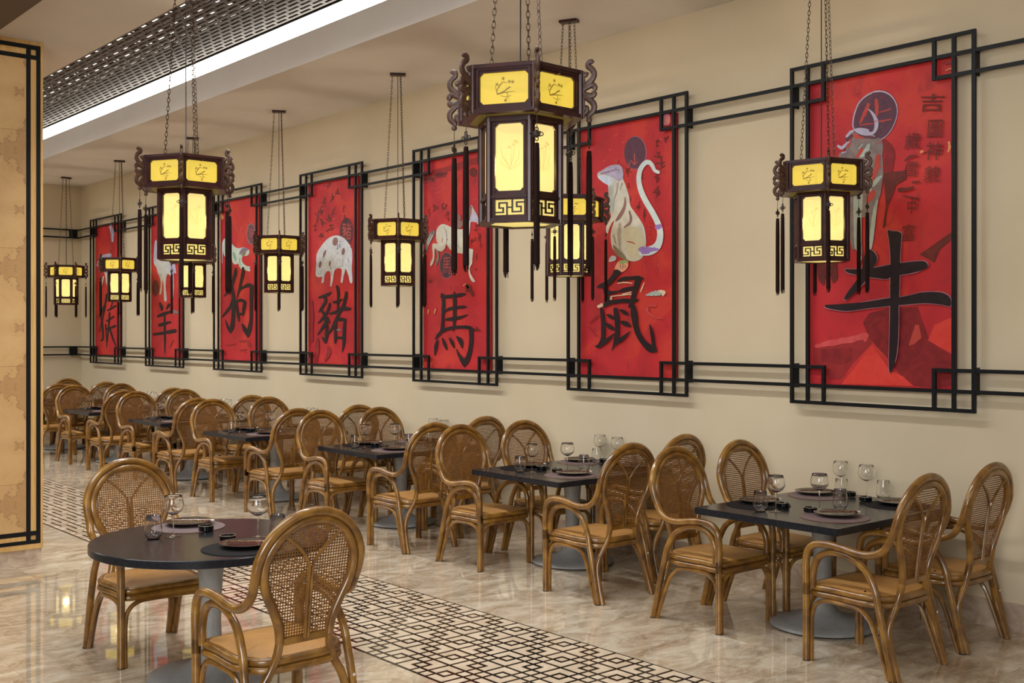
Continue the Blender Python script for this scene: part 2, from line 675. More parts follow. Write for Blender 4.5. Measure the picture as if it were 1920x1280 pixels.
tag(MB().box((WX, -4, 0), (WX + 0.15, YB + 0.15, 5.4)).obj('wall_right', M['wall'], smooth=False), kind='structure')
tag(MB().box((-6, YB, 0), (WX, YB + 0.15, 5.4)).obj('wall_back', M['wall'], smooth=False), kind='structure')
tag(MB().box((-6.15, -4, 0), (-6, YB + 0.15, 5.4)).obj('wall_left', M['wall'], smooth=False), kind='structure')
tag(MB().box((-6, -4.15, 0), (WX, -4, 5.4)).obj('wall_front', M['wall'], smooth=False), kind='structure')
tag(MB().box((WX - 0.018, -4, 0), (WX, YB, 0.166)).obj('baseboard_right', M['skirting'], smooth=False), kind='structure')
tag(MB().box((-6, YB - 0.018, 0), (WX - 0.018, YB, 0.166)).obj('baseboard_back', M['skirting'], smooth=False), kind='structure')

# ceiling: lower soffit, soffit over the tables with its upstand, recess between them
XS0, XS1 = 3.25, 5.19
tag(MB().box((-6, -4, ZL), (XS0, YB, ZL + 1.2)).obj('ceiling', M['ceiling'], smooth=False), kind='structure')
tag(MB().box((XS1, -4, ZC), (WX, YB, ZC + 0.28)).obj('ceiling', M['ceiling'], smooth=False), kind='structure')
tag(MB().box((XS0, -4, 5.25), (WX, YB, 5.4)).obj('ceiling', M['plenum'], smooth=False), kind='structure')
tag(MB().box((-6, -4, 4.0), (2.39, YB, ZL)).obj('trim_1', M['dark_ceiling'], smooth=False), kind='structure')
tag(MB().box((XS1 + 0.03, -4, ZC + 0.44), (WX, YB, ZC + 0.46)).obj('trim_2', M['plenum'], smooth=False), kind='structure')

led = empty('strip_light', (XS1, 9, ZC + 0.30))
tag(led, 'long glowing white strip light between dark ceiling grille and white soffit', 'light')
MB().box((0.0, -13, -0.018), (0.012, 10.1, 0.132)).obj('diffuser', M['led'], led, False)
MB().box((0.012, -13, -0.016), (0.05, 10.1, 0.14)).obj('housing', M['grille'], led, False)

# slatted grille in the recess with light tubes above
ZG = 4.735
gr = empty('ceiling_grille', ((XS0 + XS1) / 2, 9, ZG))
tag(gr, 'dark taupe lattice grille in the ceiling recess with white light points', 'ceiling grille')
GX = 0.061
ng = int((XS1 - XS0) / GX)
bar = MB().box((-0.014, -7.0, 0), (0.014, 10.1, 0.010)).mesh('slat', M['grille'], False)
for i in range(ng + 1):
    o = link('slat', bar, gr)
    o.location = (XS0 - gr.location.x + 0.01 + i * GX, 0, 0)
mb = MB()
for i in range(ng):
    x0 = XS0 - gr.location.x + 0.01 + i * GX
    y = -7.0 + (i % 2) * 0.11
    while y < 10.1:
        mb.box((x0 + .012, y - 0.020, 0.001), (x0 + GX - .012, y + 0.020, 0.009))
        y += 0.22
tag(mb.obj('cross_slats', M['grille'], gr, False), kind='stuff')
mb = MB()
gw = XS1 - XS0
for i in range(int(gw / .105) + 1):
    x0 = -gw / 2 + 0.02 + i * .105
    mb.box((x0 - 0.025, -7, 0.05), (x0 + 0.025, 10.1, 0.06))
for k in range(56):
    y = -7 + k * 0.305
    mb.box((-gw / 2, y - 0.065, 0.08), (gw / 2, y + 0.065, 0.09))
tag(mb.obj('upper_lattice', M['plenum'], gr, False), kind='stuff')
MB().box((-gw / 2 + .02, -7, 0.30), (gw / 2 - .02, 10.1, 0.32)).obj('light_panel', M['tube'], gr, False)

# ------------------------------------------------------------------ veneered pillar at the left
PY = 9.08
pil = empty('veneered_pillar', (2.0, PY, 0))
tag(pil, 'wide pillar clad in burl wood veneer with double black inlay lines and marble plinth', 'pillar')
pxr = 2.86


def pbox(name, mat, x0, x1, z0, z1, y0, y1):
    return MB().box((x0 - 2.0, y0, z0), (x1 - 2.0, y1, z1)).obj(name, mat, pil, False)


MB().box((-0.9, 0.02, 0.0), (pxr - 2.0 - 0.004, 1.3, 0.102)).obj('plinth', M['skirting'], pil, False)
MB().box((-0.9, 0.012, 0.102), (pxr - 2.0, 1.3, ZL)).obj('carcass', M['oak'], pil, False)
xo0, xo1 = on_y(68, 600, PY)[0], on_y(76, 600, PY)[0]
xi0, xi1 = on_y(49, 600, PY)[0], on_y(57.5, 600, PY)[0]
zt0, zt1 = on_y(69, 94, PY)[2], on_y(69, 86, PY)[2]
zu0, zu1 = on_y(50, 103, PY)[2], on_y(50, 95, PY)[2]
zb0, zb1 = on_y(70, 1018, PY)[2], on_y(70, 1011, PY)[2]
zc0, zc1 = on_y(50, 1011, PY)[2], on_y(50, 1003, PY)[2]
zu1 = zt0 - 0.045
zu0 = zu1 - 0.035
zc0 = zb1 + 0.035
zc1 = zc0 + 0.035
zs = [zc1, 0.62, 1.54, 2.46, 3.38, zu0]
for k in range(5):
    pbox('veneer_leaf', M['veneer'], 1.1, xi0, zs[k] + 0.0008, zs[k + 1] - 0.0008, 0.0, 0.012)
pbox('edge_strip', M['oak'], xi1, xo0, zc1, zu0, 0.002, 0.012)
pbox('edge_strip', M['oak'], xo1, pxr, 0.104, ZL, 0.001, 0.012)
pbox('edge_strip', M['oak'], 1.1, xi0, zb1, zc0, 0.002, 0.012)
pbox('edge_strip', M['oak'], 1.1, xi0, zu1, zt0, 0.002, 0.012)
pbox('edge_strip', M['oak'], 1.1, xo1, zt1, ZL, 0.001, 0.012)
pbox('edge_strip', M['oak'], 1.1, xo1, 0.104, zb0, 0.001, 0.012)
pbox('inlay_line', M['iron'], xo0, xo1, zb0, zt1, -0.001, 0.012)
pbox('inlay_line', M['iron'], xi0, xi1, zb1, zt0, -0.001, 0.012)
pbox('inlay_line', M['iron'], 1.1, xo0, zt0, zt1, -0.001, 0.012)
pbox('inlay_line', M['iron'], 1.1, xo0, zu0, zu1, -0.0005, 0.012)
pbox('inlay_line', M['iron'], 1.1, xo0, zb0, zb1, -0.001, 0.012)
pbox('inlay_line', M['iron'], 1.1, xo0, zc0, zc1, -0.0005, 0.012)

# ------------------------------------------------------------------ iron frames and wall rails
ANIMALS = ['ox', 'rat', 'horse', 'pig', 'dog', 'goat', 'monkey']
FY = [4.02 + 2.302 * k for k in range(7)]
HWF = 0.678
ZT, ZBt = 3.668, 1.305
STEP = 0.13
BT = 0.024


def bar_y(mb, y0, y1, z, x=XF):
    return mb.box((x, y0, z - BT / 2), (x + 0.02, y1, z + BT / 2))


def bar_z(mb, y, z0, z1, x=XF):
    return mb.box((x, y - BT / 2, z0), (x + 0.02, y + BT / 2, z1))


def make_frame():
    e = empty('picture_frame')
    zs_t = [ZT - BT / 2, ZT - STEP, ZT - 2 * STEP]
    zs_b = [ZBt + BT / 2, ZBt + STEP, ZBt + 2 * STEP]
    h = HWF - BT / 2
    ys = [h, h - STEP, h - 2 * STEP]          # +Y is the left end seen from the room
    for s in (1, -1):
        bar_z(MB(), s * ys[0], ZBt, ZT, 0).obj('bar', M['iron'], e, False)
        bar_z(MB(), s * ys[1], ZBt, ZT, 0.001).obj('bar', M['iron'], e, False)
        for z0, z1 in ((zs_t[2] - BT / 2, ZT), (ZBt, zs_b[2] + BT / 2)):
            bar_z(MB(), s * ys[2], z0, z1, -0.001).obj('short_bar', M['iron'], e, False)
        for z in (zs_t[2], zs_b[2]):
            bar_y(MB(), *sorted((s * ys[0], s * ys[2])), z, 0.002).obj('short_bar', M['iron'], e, False)
        for z0, z1 in ((zs_t[2], zs_t[1]), (zs_b[1], zs_b[2])):
            yb = s * ys[0] - s * 0.004
            p = MB().box((0.021, yb - 0.004, z0 - 0.02), (WX - XF, yb + 0.004, z1 + 0.02)).obj('mounting_plate', M['iron'], e, False)
            b = MB()
            for zz in (z0 + 0.04, z1 - 0.04):
                b.lathe([(0.011, 0), (0.011, 0.006), (0.006, 0.008)], 8)
                n = 24
                for q in range(len(b.v) - n, len(b.v)):
                    x, y, z = b.v[q]
                    b.v[q] = (0.045 + x, yb + 0.004 + z, zz + y)
            b.obj('bolt', M['iron'], p)
    for z in (zs_t[0], zs_t[1], zs_b[0], zs_b[1]):
        bar_y(MB(), -ys[0], ys[0], z, 0.0015).obj('bar', M['iron'], e, False)
    return e


f0 = make_frame()
for k in range(7):
    o = f0 if k == 0 else copy_tree(f0)
    o.location = (XF, FY[k], 0)
    tag(o, 'black iron picture frame with corner squares around the red %s painting' % ANIMALS[k], 'picture frame', 'iron frames on the wall')


def rail(y0, y1, z, label):
    e = empty('wall_rail', (XF, (y0 + y1) / 2, z))
    h = (y1 - y0) / 2
    for dz in (STEP / 2, -STEP / 2):
        bar_y(MB(), -h, h, dz, 0.002).obj('bar', M['iron'], e, False)
    return tag(e, label, 'rail', 'black double rails on the wall')


for nm, z in (('upper', ZT - 1.5 * STEP), ('lower', ZBt + 1.5 * STEP)):
    rail(1.2, FY[0] - HWF, z, '%s black double rail running from the ox frame out of the picture' % nm)
    for k in range(6):
        rail(FY[k] + HWF, FY[k + 1] - HWF, z, '%s black double rail joining the %s frame to the %s frame' % (nm, ANIMALS[k], ANIMALS[k + 1]))
    rail(FY[6] + HWF, YB - 0.07, z, '%s short black double rail from the monkey frame to the far corner' % nm)
    e = empty('wall_rail', (4.9, YB - 0.07, z))
    for dz in (STEP / 2, -STEP / 2):
        MB().box((-1.8, 0, dz - BT / 2), (XF - 4.9 + 0.02, 0.02, dz + BT / 2)).obj('bar', M['iron'], e, False)
    MB().box((XF - 4.9 - 0.12, 0.004, -STEP / 2), (XF - 4.9, 0.07, STEP / 2)).obj('mounting_plate', M['iron'], e, False)
    tag(e, '%s black double rail on the far end wall beside the pillar' % nm, 'rail', 'black double rails on the wall')

# ------------------------------------------------------------------ paintings (flat brushwork laid on each canvas)
XP = 6.622          # painted face of the canvases
PAINT_LABEL = {
    'ox': 'tall red painting of a grey ox before a purple sun over a bold black character',
    'rat': 'tall red painting of a sitting pale rat with a long curled tail',
    'horse': 'tall red painting of a leaping white horse above a black character',
    'pig': 'tall red painting of a spotted white pig above a black character',
    'dog': 'tall red painting of a leaping pale dog above a black character',
    'goat': 'tall red painting of a pale goat behind the aisle lantern',
    'monkey': 'tall red painting nearest the far corner, half hidden by a lantern',
}


class Art:
    """Collects brush shapes given in crop coordinates and lays them on the canvas plane."""

    def __init__(self, k, ox, oy, sc):
        self.k, self.level, self.n = k, 1, 0
        self.view(ox, oy, sc)
        self.root = None

    def view(self, ox, oy, sc):
        self.o = (ox, oy, sc)
        return self

    def P(self, p):
        ox, oy, sc = self.o
        q = on_x(ox + p[0] / sc, oy + p[1] / sc, XP)
        return (q[1] - self.root.location.y, q[2] - self.root.location.z)

    def x(self):
        self.level += 1
        return -0.0006 - 0.0004 * self.level

    def build(self, name, polys, mat):
        mb = MB()
        x = self.x()
        for poly in polys:
            pts = [self.P(p) for p in poly]
            mb.add([(x, y, z) for y, z in pts], [tuple(range(len(pts)))])
        return mb.obj(name, mat, self.root, False, tri=True)

    def fill(self, name, pts, mat, smooth=True):
        if smooth:
            pts = [tuple(p) for p in catmull([(p[0], p[1], 0) for p in pts], 3, True)]
        return self.build(name, [pts], mat)

    JOINED = ('paint_flecks', 'inscription')

    def ribbons(self, name, strokes, mat, wob=0.0):
        if name in self.JOINED:
            return tag(self._ribbons(name, strokes, mat, wob), kind='stuff')
        lv = self.level
        for s in strokes:
            self.level = lv
            self._ribbons(name, [s], mat, wob)

    def _ribbons(self, name, strokes, mat, wob=0.0):
        r = random.Random(len(strokes) * 7 + int(strokes[0][0][0]))
        self.n += 1
        mb = MB()
        x = self.x()
        for s in strokes:
            c = catmull([(p[0], p[1], p[2]) for p in s], 5)
            L, R = [], []
            for i, p in enumerate(c):
                t = c[min(i + 1, len(c) - 1)] - c[max(i - 1, 0)]
                t.z = 0
                if t.length < 1e-6:
                    t = Vector((1, 0, 0))
                t.normalize()
                n = Vector((-t.y, t.x, 0))
                wd = max(p.z, 2.0) / 2
                L.append((p.x + n.x * wd * (1 + wob * r.uniform(-1, 1)), p.y + n.y * wd * (1 + wob * r.uniform(-1, 1))))
                R.append((p.x - n.x * wd * (1 + wob * r.uniform(-1, 1)), p.y - n.y * wd * (1 + wob * r.uniform(-1, 1))))
            # rounded ends
            t0 = (c[1] - c[0]); t0.z = 0; t0.normalize()
            t1 = (c[-1] - c[-2]); t1.z = 0; t1.normalize()
            a = (c[0].x - t0.x * c[0].z * 0.35, c[0].y - t0.y * c[0].z * 0.35)
            b = (c[-1].x + t1.x * c[-1].z * 0.35, c[-1].y + t1.y * c[-1].z * 0.35)
            vs, fs = [], []
            for l, q in zip(L, R):
                vs += [self.P(l), self.P(q)]
            for i in range(len(c) - 1):
                fs.append((2 * i, 2 * i + 1, 2 * i + 3, 2 * i + 2))
            n = len(vs)
            vs += [self.P(a), self.P(b)]
            fs.append((n, 1, 0))
            fs.append((n + 1, 2 * len(c) - 2, 2 * len(c) - 1))
            mb.add([(x - 0.00003 * ((len(mb.v) + self.n) % 7), y, z) for y, z in vs], fs)
        return mb.obj(name, mat, self.root, False)

    def ellipse(self, name, cx, cy, rx, ry, mat, rot=0.0):
        pts = []
        for i in range(36):
            a = 2 * math.pi * i / 36
            u, v = rx * math.cos(a), ry * math.sin(a)
            pts.append((cx + u * math.cos(rot) - v * math.sin(rot), cy + u * math.sin(rot) + v * math.cos(rot)))
        return self.build(name, [pts], mat)

    def glyph(self, name, ch, cx, cy, w_, h_, mat, skew=0.0):
        c = bpy.data.curves.new('glyph', 'FONT')
        c.body = ch
        t = bpy.data.objects.new('glyph', c)
        COL.objects.link(t)
        me = bpy.data.meshes.new_from_object(t.evaluated_get(bpy.context.evaluated_depsgraph_get()))
        xs = [v.co.x for v in me.vertices]
        ys = [v.co.y for v in me.vertices]
        x = self.x()
        mb = MB()
        vs = []
        for v in me.vertices:
            u = (v.co.x - min(xs)) / (max(xs) - min(xs)) - 0.5
            q = (v.co.y - min(ys)) / (max(ys) - min(ys)) - 0.5
            y, z = self.P((cx + u * w_ + skew * q * w_, cy - q * h_ - u * skew * 0.3 * h_))
            vs.append((x, y, z))
        mb.add(vs, [tuple(p.vertices) for p in me.polygons])
        bpy.data.objects.remove(t)
        bpy.data.curves.remove(c)
        bpy.data.meshes.remove(me)
        return mb.obj(name, mat, self.root, False)

    def marks(self, name, cells, mat, seed, n=6, wd=0.13):
        """Faded brush jottings: groups of short illegible strokes."""
        r = random.Random(seed)
        st = []
        for cx, cy, w_, h_ in cells:
            for i in range(n):
                a = r.choice([0.0, 0.0, 1.57, 1.5, 0.8, 2.3]) + r.uniform(-.15, .15)
                ln = r.uniform(0.35, 0.9)
                mx, my = cx + r.uniform(-.3, .3) * w_, cy + r.uniform(-.38, .38) * h_
                dx, dy = math.cos(a) * w_ * ln / 2, math.sin(a) * h_ * ln / 2
                th = min(w_, h_) * wd * r.uniform(.7, 1.3)
                st.append([(mx - dx, my - dy, th), (mx, my + r.uniform(-2, 2), th * .8), (mx + dx, my + dy, th * .3)])
        return self.ribbons(name, st, mat, 0.2)

    def flecks(self, name, box, mat, seed, n=14, size=14):
        r = random.Random(seed)
        st = []
        for i in range(n):
            x0, y0 = r.uniform(box[0], box[2]), r.uniform(box[1], box[3])
            a = r.uniform(-1.2, 0.2)
            ln = size * r.uniform(.8, 3.0)
            th = size * r.uniform(.2, .45)
            st.append([(x0, y0, th), (x0 + math.cos(a) * ln * .5, y0 + math.sin(a) * ln * .5, th), (x0 + math.cos(a) * ln, y0 + math.sin(a) * ln, th * .3)])
        return self.ribbons(name, st, mat, 0.3)


def canvas(k):
    a = ANIMALS[k]
    e = empty('painting', (XP, FY[k] + 0.015, 2.49))
    tag(e, PAINT_LABEL[a], 'painting', None)
    hw_, hh = 0.535, 1.045
    MB().box((0, -hw_, -hh), (0.012, hw_, hh)).obj('canvas', M['canvas'], e, False)
    MB().box((0.012, -hw_ + 0.002, -hh + 0.002), (WX - XP - 0.001, hw_ - 0.002, hh - 0.002)).obj('stretcher', M['canvas_side'], e, False)
    return e


INK = paint('ink', (26, 16, 22), (38, 24, 30))
INK2 = paint('ink_halo', (150, 96, 112), (176, 110, 120))
MAROON = paint('maroon', (116, 26, 32), (140, 36, 38))
DARKRED = paint('dark_red', (138, 34, 38), (152, 44, 46))
PINKRED = paint('pink_red', (188, 62, 66), (206, 84, 84))
SCARLET = paint('scarlet', (204, 54, 44), (214, 66, 56))
FADED = paint('faded_ink', (88, 30, 28), (112, 40, 34))
PLUM = paint('plum', (82, 48, 66), (98, 60, 76))
LAV = paint('lavender', (168, 160, 188), (188, 182, 202))
GREYP = paint('warm_grey', (116, 100, 100), (142, 128, 124))
SAGE = paint('sage', (156, 168, 160), (178, 186, 178))
BRICK = paint('brick', (176, 60, 50), (188, 76, 64))
BONE = paint('bone', (190, 184, 170), (212, 208, 196), nscale=6)
CHALK = paint('chalk', (186, 190, 198), (208, 210, 214))
BROWN = paint('umber', (124, 88, 84), (146, 110, 104))
MOSS = paint('moss', (122, 106, 86), (140, 126, 100))
VIOLET = paint('violet', (142, 108, 178), (162, 128, 194))
PEACH = paint('peach', (222, 150, 124), (234, 172, 146))
GREEN = paint('leaf', (128, 160, 96), (150, 176, 110))
CREAM = paint('cream_dab', (218, 184, 150), (228, 204, 172))
SEAL = paint('seal_red', (168, 66, 62), (184, 84, 76))
OCHRE = paint('ochre', (206, 130, 76), (220, 152, 96))

# ---- ox
a = Art(0, 1520, 420, 4.129)
a.root = canvas(0)
a.fill('brushwork', [(405, 760), (450, 690), (600, 650), (830, 640), (870, 760), (920, 900), (1000, 960), (1095, 1010), (1095, 1250), (960, 1270), (800, 1250), (700, 1180), (600, 1040), (540, 980), (450, 880)], MAROON, False)
a.fill('brushwork', [(20, 960), (120, 905), (280, 885), (430, 840), (480, 920), (330, 1070), (240, 1200), (130, 1200), (130, 1110), (20, 1080)], DARKRED, False)
a.fill('brushwork', [(80, 970), (320, 955), (330, 1050), (240, 1090), (90, 1060)], MAROON, False)
a.ribbons('brushwork', [[(40, 945, 30), (250, 905, 50), (440, 860, 40)], [(420, 905, 20), (445, 860, 14)]], PINKRED, .3)
a.fill('brushwork', [(760, 940), (810, 780), (840, 780), (860, 880), (800, 930)], BRICK, False)
a.fill('brushwork', [(845, 235), (1095, 60), (1095, 115), (1000, 200), (960, 300), (910, 270)], FADED, False)
a.fill('brushwork', [(910, 900), (960, 780), (1095, 720), (1095, 1000), (1000, 950)], SCARLET, False)
a.ribbons('brushwork', [[(310, 1190, 20), (400, 1210, 30), (700, 1250, 14)], [(85, 300, 70), (90, 400, 60), (100, 470, 20)], [(180, 290, 60), (185, 400, 50), (180, 450, 20)]], FADED, .3)
a.fill('brushwork', [(240, 1240), (480, 940), (500, 960), (620, 1130), (720, 1180), (800, 1255)], SCARLET, False)
a.view(1540, 150, 7.1125)
a.fill('brushwork', [(830, 790), (900, 830), (960, 900), (985, 1000), (970, 1100), (930, 1270), (860, 1270), (850, 1000)], MAROON)
a.view(1540, 300, 6.4)
a.fill('brushwork', [(740, 150), (1000, 130), (1024, 60), (1024, 230), (900, 300), (860, 420), (800, 560), (770, 800), (740, 820), (780, 540), (760, 300)], FADED, False)
a.view(1540, 150, 7.1125)
sun = [(447, 650), (430, 560), (450, 450), (500, 320), (580, 230), (680, 170), (770, 150), (870, 170), (950, 230), (1005, 330), (1015, 440), (985, 560), (930, 670), (860, 750), (790, 790), (740, 760), (700, 740), (600, 720)]
a.fill('sun_halo', [(725 + (x - 725) * 1.035, 460 + (y - 460) * 1.03) for x, y in sun], LAV)
a.fill('sun', [(728 + (x - 725) * 0.985, 464 + (y - 460) * 0.98) for x, y in sun], PLUM)
a.ribbons('sun_character', [[(640, 320, 40), (590, 440, 50), (520, 575, 24)], [(737, 260, 50), (745, 360, 52), (748, 470, 34)], [(780, 432, 14), (860, 410, 20), (935, 382, 12)], [(775, 556, 18), (860, 538, 22), (940, 525, 16)], [(520, 605, 12), (610, 590, 18), (700, 582, 14)]], BRICK, .2)
a.fill('ox_body', [(335, 800), (380, 705), (430, 690), (560, 740), (700, 755), (760, 760), (822, 820), (832, 900), (822, 1000), (832, 1100), (830, 1300), (780, 1500), (700, 1560), (330, 1560), (250, 1200), (240, 1000), (285, 965), (335, 930)], GREYP)
a.view(1540, 300, 6.4)
a.fill('ox_body', [(340, 240), (700, 200), (745, 190), (735, 300), (715, 420), (690, 490), (672, 620), (652, 800), (632, 950), (610, 1075), (560, 1060), (563, 850), (568, 690), (490, 690), (490, 900), (500, 1100), (482, 1245), (452, 1240), (450, 1050), (380, 1080), (360, 1000), (340, 880), (332, 760), (330, 430)], GREYP, False)
a.fill('ox_light', [(400, 400), (500, 380), (490, 690), (480, 1040), (410, 1060), (395, 800)], SAGE)
a.fill('ox_light', [(670, 480), (688, 490), (670, 620), (650, 800), (632, 950), (608, 1065), (570, 1060), (600, 800), (630, 600)], SAGE)
a.ribbons('ox_light', [[(620, 300, 60), (680, 240, 50), (730, 190, 20)], [(590, 400, 12), (610, 350, 20)], [(430, 1060, 12), (470, 1150, 40), (475, 1230, 20)]], SAGE, .2)
a.ribbons('ox_shade', [[(640, 380, 60), (600, 440, 80), (560, 500, 40)], [(700, 60, 60), (650, 150, 50), (610, 260, 30)]], BRICK, .2)
a.view(1540, 150, 7.1125)
a.ribbons('ox_shade', [[(770, 1000, 50), (755, 1120, 70), (730, 1270, 40)], [(400, 800, 40), (360, 900, 30)], [(440, 740, 60), (540, 765, 40), (660, 760, 20)], [(560, 930, 60), (480, 1030, 40)]], BRICK, .2)
a.ribbons('ox_shade', [[(470, 690, 20), (560, 740, 40), (680, 770, 30), (760, 760, 20)], [(350, 800, 50), (420, 740, 40)]], PLUM, .2)
a.ribbons('ox_light', [[(645, 860, 40), (600, 960, 70), (530, 1030, 30)], [(560, 860, 14), (510, 920, 20)]], SAGE, .2)
a.fill('ox_horn', [(630, 385), (690, 420), (740, 480), (772, 550), (772, 620), (750, 680), (700, 730), (620, 745), (540, 730), (480, 700), (450, 670), (480, 645), (560, 640), (640, 660), (650, 690), (690, 690), (715, 650), (720, 580), (705, 510), (670, 440)], LAV)
a.ribbons('ox_muzzle', [[(230, 880, 30), (290, 905, 45), (350, 850, 30), (390, 820, 12)], [(285, 970, 20), (345, 960, 14)], [(345, 760, 30), (400, 700, 40), (450, 670, 20)]], LAV, .2)
a.flecks('paint_flecks', (30, 60, 1100, 900), PINKRED, 3, 22, 22)
a.view(1440, 0, 2.909)
a.ribbons('brushwork', [[(955, 352, 3), (985, 335, 3), (1002, 346, 3), (975, 354, 3), (1014, 342, 2)]], PLUM)
a.ribbons('brushwork', [[(975, 385, 6), (1005, 375, 9)]], OCHRE, .3)
a.view(1520, 420, 4.129)
S_ox = [[(440, 210), (470, 198), (505, 225), (522, 270), (510, 310), (490, 345), (455, 400), (420, 455), (370, 510), (320, 560), (285, 585), (268, 575), (300, 520), (345, 460), (385, 400), (405, 350), (415, 280), (430, 230)],
        [(275, 350), (330, 350), (420, 345), (520, 335), (620, 315), (720, 300), (800, 290), (880, 288), (910, 305), (915, 330), (890, 350), (820, 372), (730, 390), (640, 405), (600, 425), (540, 420), (470, 412), (400, 400), (330, 385), (290, 372)],
        [(120, 640), (130, 625), (220, 620), (330, 612), (450, 600), (600, 575), (700, 565), (780, 550), (860, 530), (960, 525), (1040, 535), (1090, 575), (1090, 635), (1030, 625), (900, 612), (760, 622), (680, 628), (560, 640), (430, 655), (330, 670), (250, 670), (160, 655)],
        [(605, 50), (640, 55), (690, 60), (712, 80), (708, 150), (702, 250), (700, 330), (698, 420), (695, 520), (690, 640), (690, 760), (685, 900), (672, 1020), (650, 1110), (622, 1150), (615, 1080), (618, 950), (622, 800), (625, 650), (625, 500), (628, 350), (625, 220), (615, 120)]]
for s in S_ox:
    cx, cy = sum(p[0] for p in s) / len(s), sum(p[1] for p in s) / len(s)
    a.fill('character_halo', [(x + (6 if x > cx else -6), y + (6 if y > cy else -6)) for x, y in s], INK2)
for s in S_ox:
    a.fill('character_stroke', s, INK)
a.view(1680, 150, 3.875)
for ch, cx, cy, w_, h_ in (('吉', 270, 165, 170, 130), ('圖', 292, 355, 104, 130), ('神', 282, 515, 115, 135), ('貌', 270, 685, 112, 120)):
    a.glyph('inscription', ch, cx, cy, w_, h_, FADED, 0.12)
for ch, cx, cy, w_, h_ in (('歲', 130, 440, 112, 120), ('雪', 125, 650, 90, 105), ('中', 125, 920, 66, 110), ('富', 100, 1110, 90, 120)):
    a.glyph('inscription', ch, cx, cy, w_, h_, FADED, 0.12)
a.ribbons('inscription', [[(75, 590, 10), (110, 560, 16), (165, 548, 8)], [(130, 745, 16), (185, 740, 10)], [(30, 800, 30), (110, 790, 20), (140, 775, 8)], [(60, 840, 8), (120, 855, 12), (175, 865, 12)]], FADED, .2)
a.ribbons('paint_flecks', [[(395, 450, 14), (400, 490, 22), (390, 525, 10)], [(190, 525, 20), (210, 520, 14)]], OCHRE, .3)

# ---- rat
a = Art(1, 1100, 250, 4.739)
a.root = canvas(1)
a.flecks('paint_flecks', (110, 20, 720, 260), PINKRED, 8, 16, 22)
a.flecks('paint_flecks', (540, 560, 720, 1250), PINKRED, 9, 12, 22)
a.ellipse('sun_halo', 434, 172, 100, 148, INK2)
a.ellipse('sun', 431, 172, 96, 143, PLUM)
a.ribbons('sun_character', [[(427, 180, 8), (428, 230, 10), (430, 275, 6)], [(395, 240, 8), (428, 275, 10), (455, 245, 6)], [(385, 250, 8), (380, 290, 8)]], SEAL, .2)
a.marks('inscription', [(640, 95, 60, 70), (640, 190, 70, 80), (640, 270, 110, 90), (630, 400, 55, 80), (630, 520, 80, 90), (365, 340, 60, 80), (375, 470, 30, 60), (395, 580, 20, 60), (460, 650, 60, 90), (510, 730, 50, 90), (505, 380, 30, 90), (700, 60, 60, 60)], FADED, 21)
a.fill('rat_body', [(98, 378), (103, 350), (140, 328), (200, 290), (260, 278), (292, 280), (320, 310), (328, 360), (325, 400), (345, 450), (362, 500), (380, 560), (390, 640), (430, 700), (480, 770), (512, 830), (526, 900), (530, 980), (515, 1060), (490, 1110), (430, 1137), (380, 1130), (340, 1110), (290, 1085), (250, 1050), (225, 1000), (215, 920), (225, 850), (240, 800), (246, 775), (225, 800), (202, 850), (190, 888), (172, 870), (175, 830), (200, 780), (220, 740), (210, 700), (205, 640), (200, 580), (195, 500), (190, 460), (150, 430), (115, 408)], BONE)
a.fill('rat_head', [(104, 350), (145, 327), (200, 290), (262, 279), (292, 282), (322, 318), (326, 400), (285, 425), (240, 392), (180, 372)], paint('lilac_grey', (158, 146, 170), (184, 176, 200)))
a.fill('rat_cheek', [(102, 382), (180, 375), (236, 408), (226, 452), (190, 458), (130, 420)], paint('ice_blue', (186, 198, 216), (206, 216, 228)))
a.ribbons('rat_head', [[(130, 360, 14), (200, 340, 16), (270, 320, 10)], [(255, 310, 10), (290, 330, 8)]], paint('mauve_line', (140, 110, 134), (156, 126, 150)), .2)
a.ribbons('rat_ear', [[(268, 262, 18), (280, 240, 8)]], BRICK)
a.fill('rat_chest', [(200, 480), (240, 470), (235, 560), (250, 640), (220, 720), (205, 640)], SAGE)
a.fill('rat_arm', [(345, 560), (356, 620), (340, 690), (300, 760), (258, 782), (288, 720), (328, 650)], BROWN)
a.ribbons('rat_arm', [[(385, 690, 14), (396, 780, 22), (340, 835, 14)]], BROWN, .2)
a.ribbons('rat_fur', [[(280, 440, 14), (270, 520, 10), (240, 600, 6)], [(320, 440, 12), (300, 500, 8)], [(300, 800, 20), (290, 920, 26), (300, 1040, 10)], [(240, 900, 14), (260, 980, 10)]], paint('taupe_line', (160, 148, 134), (172, 160, 146)), .2)
a.fill('rat_belly', [(330, 860), (400, 830), (480, 850), (515, 950), (500, 1060), (440, 1110), (380, 1090), (350, 980)], paint('straw', (196, 188, 160), (206, 198, 170)))
a.ribbons('rat_belly', [[(365, 960, 8), (405, 968, 10), (440, 985, 6)]], BRICK)
a.fill('rat_foot', [(240, 990), (290, 1030), (340, 1080), (358, 1122), (310, 1105), (260, 1070)], MOSS)
a.fill('rat_foot', [(203, 1132), (215, 1100), (240, 1085), (270, 1100), (260, 1130), (215, 1142)], CHALK)
a.ribbons('rat_tail', [[(480, 1060, 50), (560, 1045, 78), (620, 1015, 72), (652, 960, 60), (660, 880, 54), (640, 800, 52), (590, 700, 50), (530, 600, 50), (490, 510, 48), (470, 420, 44), (478, 340, 42), (508, 282, 42), (550, 255, 42), (587, 282, 36), (610, 328, 30), (648, 348, 30)]], paint('tail_white', (196, 208, 206), (214, 222, 220)))
